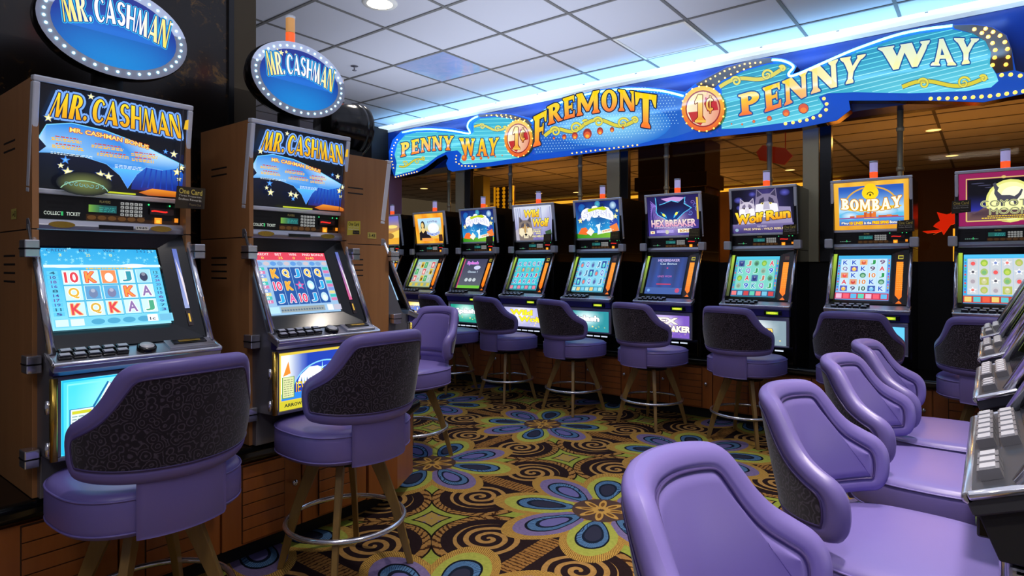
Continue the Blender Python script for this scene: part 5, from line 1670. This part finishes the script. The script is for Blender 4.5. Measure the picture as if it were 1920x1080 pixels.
for k, wh in enumerate(['nearest the camera', 'second from the camera', 'third from the camera', 'farthest from the camera']):
    mm = machine('slot_machine', 'right', (.195, 1.255 + .742 * k), -90, 'slot machine seen edge on at the right edge of the photo, ' + wh, 'slot machines of the right row', [art_wolfrun, art_hex, art_bombay, art_splash][k], [scr_wolf, scr_bombay, scr_coyote, scr_splash][k], belly_hot(None, [['Wolf', 'Run'], ['HEX'], ['BOMBAY'], ['Splash']][k], (250, 230, 160), (120, 140, 200)))
    candle(mm, (.01, .10, 1.374))
    MB().lathe([(0, .006), (.012, .006), (.014, .010), (.026, .010), (.032, .004), (.032, 0)], (.2535, -.12, .40 - .02), 24, axis='x').build('side_lock', 'brchrome', mm)

# ================================================================== THE LONG SIGN
SY = 5.15
sign = empty('illuminated_sign', (-2.9, SY, 2.33), 0, 'long blue illuminated sign reading PENNY WAY, FREMONT, PENNY WAY above the back row', 'sign')


def SP(px, py):
    X, Z = on_wall(px, py, SY); return (X + 2.9, Z - 2.33)


def plate_px(name, pts, y0, y1, mats, parent=sign, bev=.004):
    q = [SP(*p) for p in pts]
    return MB().plate(q, y0, y1, 0, 1).build(name, mats, parent, bev=bev)


M['signblue'] = mat('sign_blue', (16, 74, 176), .3, emit=(14, 84, 205), es=.55)
M['signret'] = mat('sign_return', (150, 120, 60), .14, 1)
board = [(740, 334), (782, 324), (801, 313), (820, 298), (836, 290), (840, 297), (836, 306), (840, 318), (848, 322), (920, 312), (1095, 289), (1320, 259), (1500, 240), (1569, 226), (1595, 206), (1592, 189), (1741, 189), (1844, 192), (1930, 174), (1938, 140), (1905, 132), (1898, 95), (1888, 66), (1862, 50), (1825, 45), (1786, 46), (1724, 53), (1672, 65), (1604, 89), (1552, 111), (1501, 133), (1487, 138), (1494, 124), (1483, 114), (1466, 109), (1446, 107), (1415, 110), (1363, 125), (1305, 156), (1285, 172), (1251, 167), (1220, 163), (1173, 162), (1126, 167), (1079, 178), (1032, 197), (998, 222), (985, 219), (960, 213), (930, 211), (898, 213), (882, 222), (874, 236), (878, 246), (851, 240), (814, 237), (782, 238), (752, 246), (736, 262), (729, 284), (730, 306)]
bd = plate_px('sign_board', board, 0, .118, ['signblue', 'signret'])
left_p = [(741, 329), (775, 320), (800, 308), (820, 293), (838, 284), (858, 282), (866, 290), (862, 302), (868, 308), (920, 304), (985, 294), (990, 240), (980, 232), (955, 222), (930, 219), (900, 222), (888, 231), (888, 248), (882, 254), (851, 250), (814, 247), (782, 248), (760, 253), (746, 268), (740, 290), (744, 306)]
right_p = [(1353, 242), (1353, 154), (1397, 133), (1439, 121), (1466, 119), (1480, 124), (1484, 130), (1474, 141), (1478, 149), (1501, 143), (1552, 121), (1604, 99), (1672, 75), (1724, 63), (1786, 55), (1824, 63), (1848, 78), (1858, 99), (1856, 120), (1868, 140), (1872, 152), (1858, 164), (1810, 171), (1707, 175), (1604, 173), (1552, 175), (1535, 182), (1545, 199), (1535, 212), (1501, 226), (1397, 240)]
mid_p = [(1000, 232), (1032, 208), (1079, 189), (1126, 178), (1173, 173), (1220, 174), (1251, 178), (1292, 190), (1300, 245), (1262, 258), (1150, 272), (1003, 290)]


def inpoly(pt, poly_):
    x, y = pt; c = False
    for i in range(len(poly_)):
        (x1, y1), (x2, y2) = poly_[i - 1], poly_[i]
        if (y1 > y) != (y2 > y) and x < (x2 - x1) * (y - y1) / (y2 - y1) + x1: c = not c
    return c


def clipline(a, pts, w, col, poly_):
    run = []
    for p in pts:
        if inpoly(p, poly_): run.append(p)
        else:
            if len(run) > 1: a.line(run, w, col)
            run = []
    if len(run) > 1: a.line(run, w, col)


def fillpoly(a, poly_, col):
    """scan-filled so that a colour function can vary inside a concave outline"""
    x0, x1 = min(p[0] for p in poly_), max(p[0] for p in poly_)
    a.poly(poly_, col)


def quadwarp(xs, tops, xb, bots):
    """piecewise: t in 0..1 -> top point and bottom point"""
    def f(p, q):
        n = len(xs) - 1; t = max(0, min(.9999, p)) * n; i = int(t); k = t - i
        if p >= 1: i, k = n - 1, 1
        T = (lerp(xs[i], xs[i + 1], k), lerp(tops[i], tops[i + 1], k)); B = (lerp(xb[i], xb[i + 1], k), lerp(bots[i], bots[i + 1], k))
        return (lerp(B[0], T[0], q), lerp(B[1], T[1], q))
    return f


def goldscroll(a, x0, y0, x1, y1, amp, flip=1, w=5.0):
    n = 26; pts = []
    for i in range(n + 1):
        t = i / n; pts.append((lerp(x0, x1, t), lerp(y0, y1, t) - flip * amp * .45 * math.sin(t * 2.2 * math.pi)))
    for ww, c in ((w * 1.35, (30, 90, 110)), (w, (214, 200, 50))): a.line(pts, ww, c)
    for t, r_, f_ in ((.25, amp * .62, 1), (.72, amp * .70, -1), (.95, amp * .4, 1)):
        cx, cy = lerp(x0, x1, t), lerp(y0, y1, t) - amp * .15 * f_
        a.scroll(cx, cy, r_, 1.4, w * .85, (30, 90, 110), f_, 200); a.scroll(cx, cy, r_, 1.4, w * .62, (226, 214, 70), f_, 200)


def new_art():
    a = Art(.0004); a.T = SP; return a


# left panel
a = new_art()
fillpoly(a, left_p, lambda x, y: mixrgb((30, 160, 190), (110, 216, 222), (y - 222) / 100))
for k in range(15): clipline(a, [(735 + 5 * i, 222 + 7.5 * k + (5 - .020 * (5 * i))) for i in range(56)], 1.1, (120, 225, 225) if k < 9 else (170, 240, 240), left_p)
yo = lambda tx, ty: mixrgb((238, 120, 40), (248, 214, 30), ty * 1.5)
a.slab('PENNY', quadwarp([752, 778, 803, 827, 852], [269, 262, 257, 255, 255], [752, 778, 803, 827, 850], [295, 289, 284, 282, 282]), yo, (24, 70, 120), 1.6, .09)
a.slab('WAY', quadwarp([862, 888, 914, 937], [259, 260, 260, 258], [866, 890, 914, 932], [292, 293, 293, 291]), yo, (24, 70, 120), 1.6, .06)
goldscroll(a, 890, 238, 952, 242, 9, 1, 4)
a.text('Reel Fun', 748, 0, 1, 1, (214, 196, 70), .02, warp=lambda p, q: (748 + 50 * p, 316 - 16 * p - 13 * q)) if False else goldscroll(a, 750, 312, 798, 298, 8, -1, 3)
for x, y, r_ in ((872.5, 296.5, 5), (889, 297, 3.6), (904, 297, 2.6), (918, 296, 2), (931, 294, 1.6), (944, 292, 1.2)): a.ell(x, y, r_, r_ * 1.2, (210, 90, 40), 12); a.ell(x - r_ * .2, y - r_ * .3, r_ * .5, r_ * .6, (240, 150, 60), 8)
a.build('left_panel_face', bd, Mx=Matrix.Translation((0, -.002, 0)))
# centre panel
a = new_art()
fillpoly(a, mid_p, lambda x, y: (24, 92, 190))
a.glow(1140, 232, 118, 44, (150, 225, 250), (26, 110, 205), 30)
for i in range(48):
    for j in range(22):
        x, y = 1004 + 6.2 * i + (3.1 if j % 2 else 0), 176 + 5.2 * j - (i * .0)
        if inpoly((x, y), mid_p): a.ell(x, y, .8, .8, (190, 235, 255), 6)
yo2 = lambda tx, ty: mixrgb((240, 110, 50), (240, 206, 20), ty * 1.6)
a.slab('F', quadwarp([1033, 1059], [231, 218], [1033, 1056], [285, 279]), yo2, (16, 30, 60), 2.0, .05)
a.slab('REMON', quadwarp([1059, 1088, 1118, 1157, 1190, 1223], [213, 198, 189, 183, 182, 186], [1060, 1090, 1118, 1158, 1190, 1222], [246, 236, 229, 223, 221, 221]), yo2, (16, 30, 60), 2.0, .05)
a.slab('T', quadwarp([1220, 1260], [187, 193], [1224, 1256], [249, 254]), yo2, (16, 30, 60), 2.0, .05)
goldscroll(a, 1055, 265, 1135, 243, 15, 1, 6); goldscroll(a, 1130, 244, 1226, 240, 15, 1, 6)
for x, y, r_ in ((1073, 269, 2.2), (1092, 267, 4), (1111.6, 265, 5.5), (1134.7, 261.6, 8), (1158, 257, 5.8), (1180, 254.7, 4), (1200, 251.6, 2.5)): a.ell(x, y, r_, r_ * 1.2, (150, 40, 30), 14); a.ell(x, y + r_ * .3, r_ * .75, r_ * .8, (225, 90, 40), 12); a.ell(x, y + r_ * .55, r_ * .45, r_ * .4, (250, 180, 50), 8)
a.build('center_panel_face', bd, Mx=Matrix.Translation((0, -.002, 0)))
# right panel
a = new_art()
fillpoly(a, right_p, lambda x, y: mixrgb((20, 140, 175), (110, 216, 236), (y - (200 - (x - 1353) * .24)) / 70))
for k in range(26): clipline(a, [(1354 + 6 * i, 150 + 9 * k - .24 * 6 * i) for i in range(88)], 1.3, (110, 225, 232) if k < 6 else (160, 235, 245), right_p)
cr = lambda tx, ty: mixrgb(mixrgb((236, 110, 60), (246, 206, 40), ty * 1.4), (240, 234, 176), (tx - .30) * 2.2)
a.slab('PENNY', quadwarp([1384, 1432, 1476, 1522, 1575, 1624], [179, 165, 150, 128, 110, 102], [1386, 1436, 1478, 1524, 1578, 1608], [218, 211, 197, 176, 161, 154]), cr, (30, 80, 150), 2.4, .07)
cw = lambda tx, ty: mixrgb((240, 238, 170), (214, 226, 200), ty)
a.slab('WAY', quadwarp([1647, 1737, 1780, 1836], [91, 77, 72, 73], [1650, 1734, 1790, 1826], [135, 124, 124, 119]), cw, (30, 80, 150), 2.4, .05)
goldscroll(a, 1350, 164, 1474, 130, 15, 1, 7); goldscroll(a, 1692, 164, 1852, 150, 17, 1, 7)
for x, y, r_ in ((1373, 233, 1.6), (1393, 234, 2), (1415, 228.7, 3), (1444, 223, 5), (1475.5, 213, 7), (1508, 204.6, 10)): a.ell(x, y, r_, r_, (60, 60, 90), 14); a.ell(x, y, r_ * .9, r_ * .9, (214, 90, 60), 14); a.ell(x, y + r_ * .3, r_ * .6, r_ * .5, (240, 130, 50), 10)
a.build('right_panel_face', bd, Mx=Matrix.Translation((0, -.002, 0)))
# bronze bulb rails
rail1 = [(1305, 158), (1363, 127), (1415, 111), (1446, 109), (1450, 117), (1439, 119), (1397, 131), (1353, 152), (1340, 165), (1316, 166)]
rail2 = [(1786, 48), (1825, 47), (1860, 52), (1886, 67), (1897, 95), (1900, 132), (1868, 138), (1856, 120), (1858, 99), (1848, 78), (1824, 63), (1790, 54)]
rail3 = [(898, 215), (930, 213), (960, 215), (990, 224), (1000, 236), (985, 236), (958, 222), (930, 218), (900, 220)]
for rp in (rail1, rail2, rail3): plate_px('bulb_rail', rp, -.012, 0, ['bulbrail', 'bulbrail'], bd, bev=0)
# coins
for cx, cy, rx, ry in ((977, 261, 27, 35), (1322, 206, 41, 43)):
    C0 = SP(cx, cy)
    pts = [(cx + rx * math.cos(q * math.pi / 20), cy - ry * math.sin(q * math.pi / 20)) for q in range(40)]
    cn = plate_px('coin_medallion', pts, -.045, .0, ['gold', 'gold'], sign, bev=.006)
    a = new_art()
    a.ell(cx, cy, rx * .98, ry * .98, lambda x, y: mixrgb((246, 196, 40), (226, 90, 30), (y - cy) / ry * .7 + .45), 36)
    a.ell(cx, cy, rx * .80, ry * .80, (150, 30, 30), 32)
    a.ell(cx, cy, rx * .74, ry * .74, lambda x, y: mixrgb((250, 240, 200), (226, 150, 120), (x - cx) / rx + .5), 32)
    a.poly([(cx + rx * x, cy + ry * y) for x, y in ((.10, -.50), (.62, -.30), (.70, .05), (.2, .12), (.05, -.2))], (190, 30, 36)); a.poly([(cx + rx * x, cy + ry * y) for x, y in ((-.68, .16), (-.1, .10), (.1, .45), (-.1, .72), (-.5, .55))], (190, 40, 36))
    for i in range(9):
        t = ['IN', 'GOD', 'WE', 'TRUST']
    for t, q0, q1 in (('IN GOD', 150, 105), ('WE TRUST', 95, 35)):
        a.text(t, 0, 0, 1, 1, (250, 230, 150), .02, warp=lambda p, q, q0=q0, q1=q1: (cx + (rx * (.60 + .14 * q)) * math.cos(R(lerp(q0, q1, p))), cy - (ry * (.60 + .14 * q)) * math.sin(R(lerp(q0, q1, p)))))
    for t, x0_, x1_, y0_, y1_ in (('1', -.40, .12, .58, -.60), ('\u00a2', .12, .52, .16, -.52)):
        a.slab(t, lambda p, q, x0_=x0_, x1_=x1_, y0_=y0_, y1_=y1_: (cx + rx * lerp(x0_, x1_, p), cy + ry * lerp(y0_, y1_, q)), lambda tx, ty: mixrgb((230, 150, 40), (255, 240, 150), ty), (110, 24, 24), 1.3)
    a.rect(cx - rx * .36, cy + ry * .50, rx * .50, ry * .10, (236, 190, 70))
    a.build('coin_face', cn, Mx=Matrix.Translation((0, -.047, 0)))
# bulbs
blm = MB().lathe([(.012, 0), (.011, .010), (.006, .017), (0, .019)], seg=10, axis='y').mesh('bulb', 'bulb')
bls = MB().lathe([(.007, 0), (.0065, .006), (.003, .010), (0, .011)], seg=8, axis='y').mesh('bulb', 'bulb')


def bulbs(pts, y=0.0, me=None, par=bd):
    for p in pts:
        X, Z = SP(*p); link('bulb', me or blm, par, (X, y, Z))


def along(pts, n): 
    L = [0]
    for i in range(len(pts) - 1): L.append(L[-1] + math.dist(pts[i], pts[i + 1]))
    out = []
    for k in range(n):
        d = L[-1] * k / (n - 1); j = max(i for i in range(len(pts)) if L[i] <= d + 1e-9); j = min(j, len(pts) - 2)
        t = (d - L[j]) / (L[j + 1] - L[j]); out.append((lerp(pts[j][0], pts[j + 1][0], t), lerp(pts[j][1], pts[j + 1][1], t)))
    return out


bulbs([(1827, 56), (1848, 55), (1862, 61), (1875, 68), (1884, 80), (1889, 93), (1890, 108), (1886, 122), (1841, 63), (1853, 70), (1861, 82), (1866, 95), (1865, 109), (1861, 123)], -.012)
bulbs([(1878, 141), (1895, 140), (1913, 142)]); bulbs(along([(1745, 185), (1800, 184), (1860, 180), (1919, 171)], 12))
bulbs([(1545, 185), (1550, 195), (1549, 206), (1538, 217), (1525, 221), (1513, 225), (1500, 227), (1487, 230), (1473, 232)])
bulbs(along([(1316, 158), (1363, 132), (1400, 120), (1427, 118)], 13), -.012, bls); bulbs(along([(1338, 160), (1372, 140), (1408, 126)], 7), -.012, bls)
bulbs(along([(1073, 287.5), (1140, 279), (1195, 272)], 15), 0, bls)
bulbs(along([(742, 332), (782, 322)], 9), 0, bls); bulbs(along([(745, 262), (736, 278), (734, 296), (738, 315)], 10), 0, bls); bulbs(along([(856, 292), (854, 303), (866, 311), (892, 312)], 9), 0, bls)
bulbs(along([(914, 217), (950, 216), (985, 226)], 9), -.012, bls); bulbs(along([(934, 218), (960, 222), (976, 230)], 6), -.012, bls)
for cx, cy, rx, ry, n in ((977, 261, 27, 35, 16), (1322, 206, 41, 43, 18)):
    for k in range(n):
        q = 2 * math.pi * k / n
        X, Z = SP(cx + rx * .98 * math.cos(q), cy + ry * .98 * math.sin(q)); link('bulb', bls, bd, (X, -.045, Z))
# neon tubes
for pts in ([(998, 228), (1032, 203), (1079, 184), (1126, 173), (1173, 168), (1220, 169), (1251, 173), (1283, 181)],
            [(757, 249), (782, 244), (814, 243), (851, 246), (881, 251), (883, 247), (879, 239), (881, 230), (889, 223), (898, 219)],
            [(1449, 113.5), (1466, 114.5), (1482, 120), (1489, 127), (1483, 135), (1480, 140), (1484, 144), (1501, 138.6), (1552, 116), (1604, 94), (1672.5, 70), (1724, 58), (1786, 50)]):
    fine = catmull(pts, 5)[: (len(pts) - 1) * 5 + 1] if False else pts
    sm = []
    for i in range(len(pts) - 1):
        p0, p1, p2, p3 = pts[max(0, i - 1)], pts[i], pts[i + 1], pts[min(len(pts) - 1, i + 2)]
        for k in range(5):
            t = k / 5; sm.append(tuple(.5 * ((2 * p1[j]) + (-p0[j] + p2[j]) * t + (2 * p0[j] - 5 * p1[j] + 4 * p2[j] - p3[j]) * t * t + (-p0[j] + 3 * p1[j] - 3 * p2[j] + p3[j]) * t ** 3) for j in (0, 1)))
    sm.append(pts[-1])
    MB().tube([(SP(*p)[0], -.022, SP(*p)[1]) for p in sm], .0095, 8).build('neon_tube', 'neon', sign)

# ================================================================== BEYOND THE GLASS
M['darkcab'] = mat('far_cabinet_black', (16, 13, 11), .5)


def far_machine(x, label, red=False):
    r = empty('slot_machine', (x, 6.55, 0), R(180), label, 'slot machine', 'slot machines beyond the glass')
    MB().bb(-.26, .26, -.22, .22, 0, 1.78).build('carcass', 'darkcab', r, bev=.01)
    MB().bb(-.18, .18, -.225, -.221, .9, 1.6).build('screen', 'farwall', r)
    MB().tube([(0, 0, 1.78), (0, 0, 1.90)], .02, 10).build('candle_lamp', 'orange' if red else 'silver', r)


for k in range(7):
    far_machine(-7.9 + .80 * k, ['far black machine back %s beyond the glass' % q for q in ('leftmost', 'second from left', 'third from left', 'in the middle', 'fifth from left', 'sixth from left', 'rightmost')][k], k in (4, 5))
b = MB().bb(-2.72, 3.5, 6.3, 6.5, 0, 1.27)
tag(b.build('low_divider', 'darkcab'), 'low black divider beyond the glass behind the right half of the back row', 'divider')


def far_pt(px, py, Y): return on_wall(px, py, Y)


# wooden pillar with dark panel
x0, x1 = far_pt(1196, 320, 8.2)[0], far_pt(1322, 320, 8.2)[0]
r = empty('square_pillar', ((x0 + x1) / 2, 8.5, 0), 0, 'dark wooden square pillar beyond the glass between black cat and wolf machines', 'pillar')
w_ = (x1 - x0) / 2
MB().bb(-w_, w_, -.3, .3, 0, 3.02).bb(-w_ - .04, w_ + .04, -.34, .34, 2.35, 2.55).build('shaft', 'darkwood', r, bev=.01)
MB().bb(-w_ * .7, w_ * .8, -.312, -.300, .6, 2.1).build('dark_panel', 'marble', r)
# red lit flower sign right of the orange bordered machine
X, Z = far_pt(1782, 410, 7.6)
M['redneon'] = mat('red_glow', (255, 60, 30), .5, emit=(255, 50, 22), es=1.0)
r = empty('flower_sign', (X, 7.6, Z - .3), 0, 'glowing red flower shaped sign beyond the glass left of the moon machine', 'sign')
b = MB(); pts = []
for i in range(28):
    q = 2 * math.pi * i / 28; rr = .12 + .045 * math.sin(i * 2.3) + .03 * math.sin(i * 5.1); pts.append((rr * 1.35 * math.cos(q), .3 + rr * .72 * math.sin(q) + .12 * math.cos(q)))
b.plate(pts, 0, .05); b.build('petals', 'redneon', r)
MB().tube([(.05, .03, -.35), (.05, .03, .2)], .03, 10).build('amber_stem', 'amber', r)
MB().tube([(.05, .06, -(Z - .3)), (.05, .06, .25)], .02, 10).build('stand', 'blackm', r)
# red banner
q = [far_pt(px, py, 7.0) for px, py in ((1418, 285), (1430, 272), (1472, 278), (1486, 292), (1470, 309), (1424, 300))]
b = MB().plate([(x, z) for x, z in q], 7.0, 7.03).tube([(q[2][0], 7.015, q[2][1] - .02), (q[2][0], 7.015, CEIL - .001)], .006, 6)
M['banner'] = mat('red_banner', (150, 40, 28), .6, emit=(160, 46, 30), es=.35)
tag(b.build('hanging_banner', 'banner'), 'small red hanging banner beyond the glass under the FREMONT letters', 'banner')
# gold number board
X0, Z0 = far_pt(928, 402, 8.8); X1, Z1 = far_pt(962, 348, 8.8)
r = empty('number_board', ((X0 + X1) / 2, 8.8, Z0), 0, 'tall gold lit board with columns of round lamps beyond the glass', 'lit board')
w_, h_ = X1 - X0, Z1 - Z0
MB().bb(-w_ / 2, w_ / 2, 0, .06, 0, h_).bb(-w_ / 5, w_ / 5, .062, .12, -Z0, h_ * .5).build('board', 'darkwood', r)
M['goldlit'] = mat('gold_lit', (255, 210, 60), .5, emit=(235, 180, 30), es=.9)
for i in range(3):
    for j in range(7):
        MB().lathe([(.035, 0), (.03, .012), (0, .018)], ((-.33 + .33 * i) * w_, -.001, (.08 + .14 * j) * h_), 8, axis='y').build('lamp', 'goldlit', r)
for s_ in (-1, 1): MB().bb(s_ * w_ * .5 - .015, s_ * w_ * .5 + .015, -.02, 0, 0, h_).build('edge_light', 'goldlit', r)
X0, Z0 = far_pt(882, 392, 9.0); X1, Z1 = far_pt(900, 340, 9.0)
r = empty('lit_column', ((X0 + X1) / 2, 9.1, 0), 0, 'narrow pale green column with gold light edges beyond the glass', 'column')
w_ = (X1 - X0) / 2
M['palegreen'] = mat('pale_green_panel', (170, 165, 90), .5)
MB().bb(-w_, w_, 0, .2, 0, 3.02).build('shaft', 'palegreen', r)
for s_ in (-1, 1): MB().bb(s_ * (w_ + .06) - .018, s_ * (w_ + .06) + .018, 0, .03, 1.2, 2.45).build('edge_light', 'goldlit', r)
# cove line at the far wall
b = MB().bb(-11.9, -2.3, 13.48, 13.58, CEIL - .13, CEIL - .07)
tag(b.build('far_cove_light', 'amber'), 'long thin golden cove light line along the far wall beyond the glass', 'light')
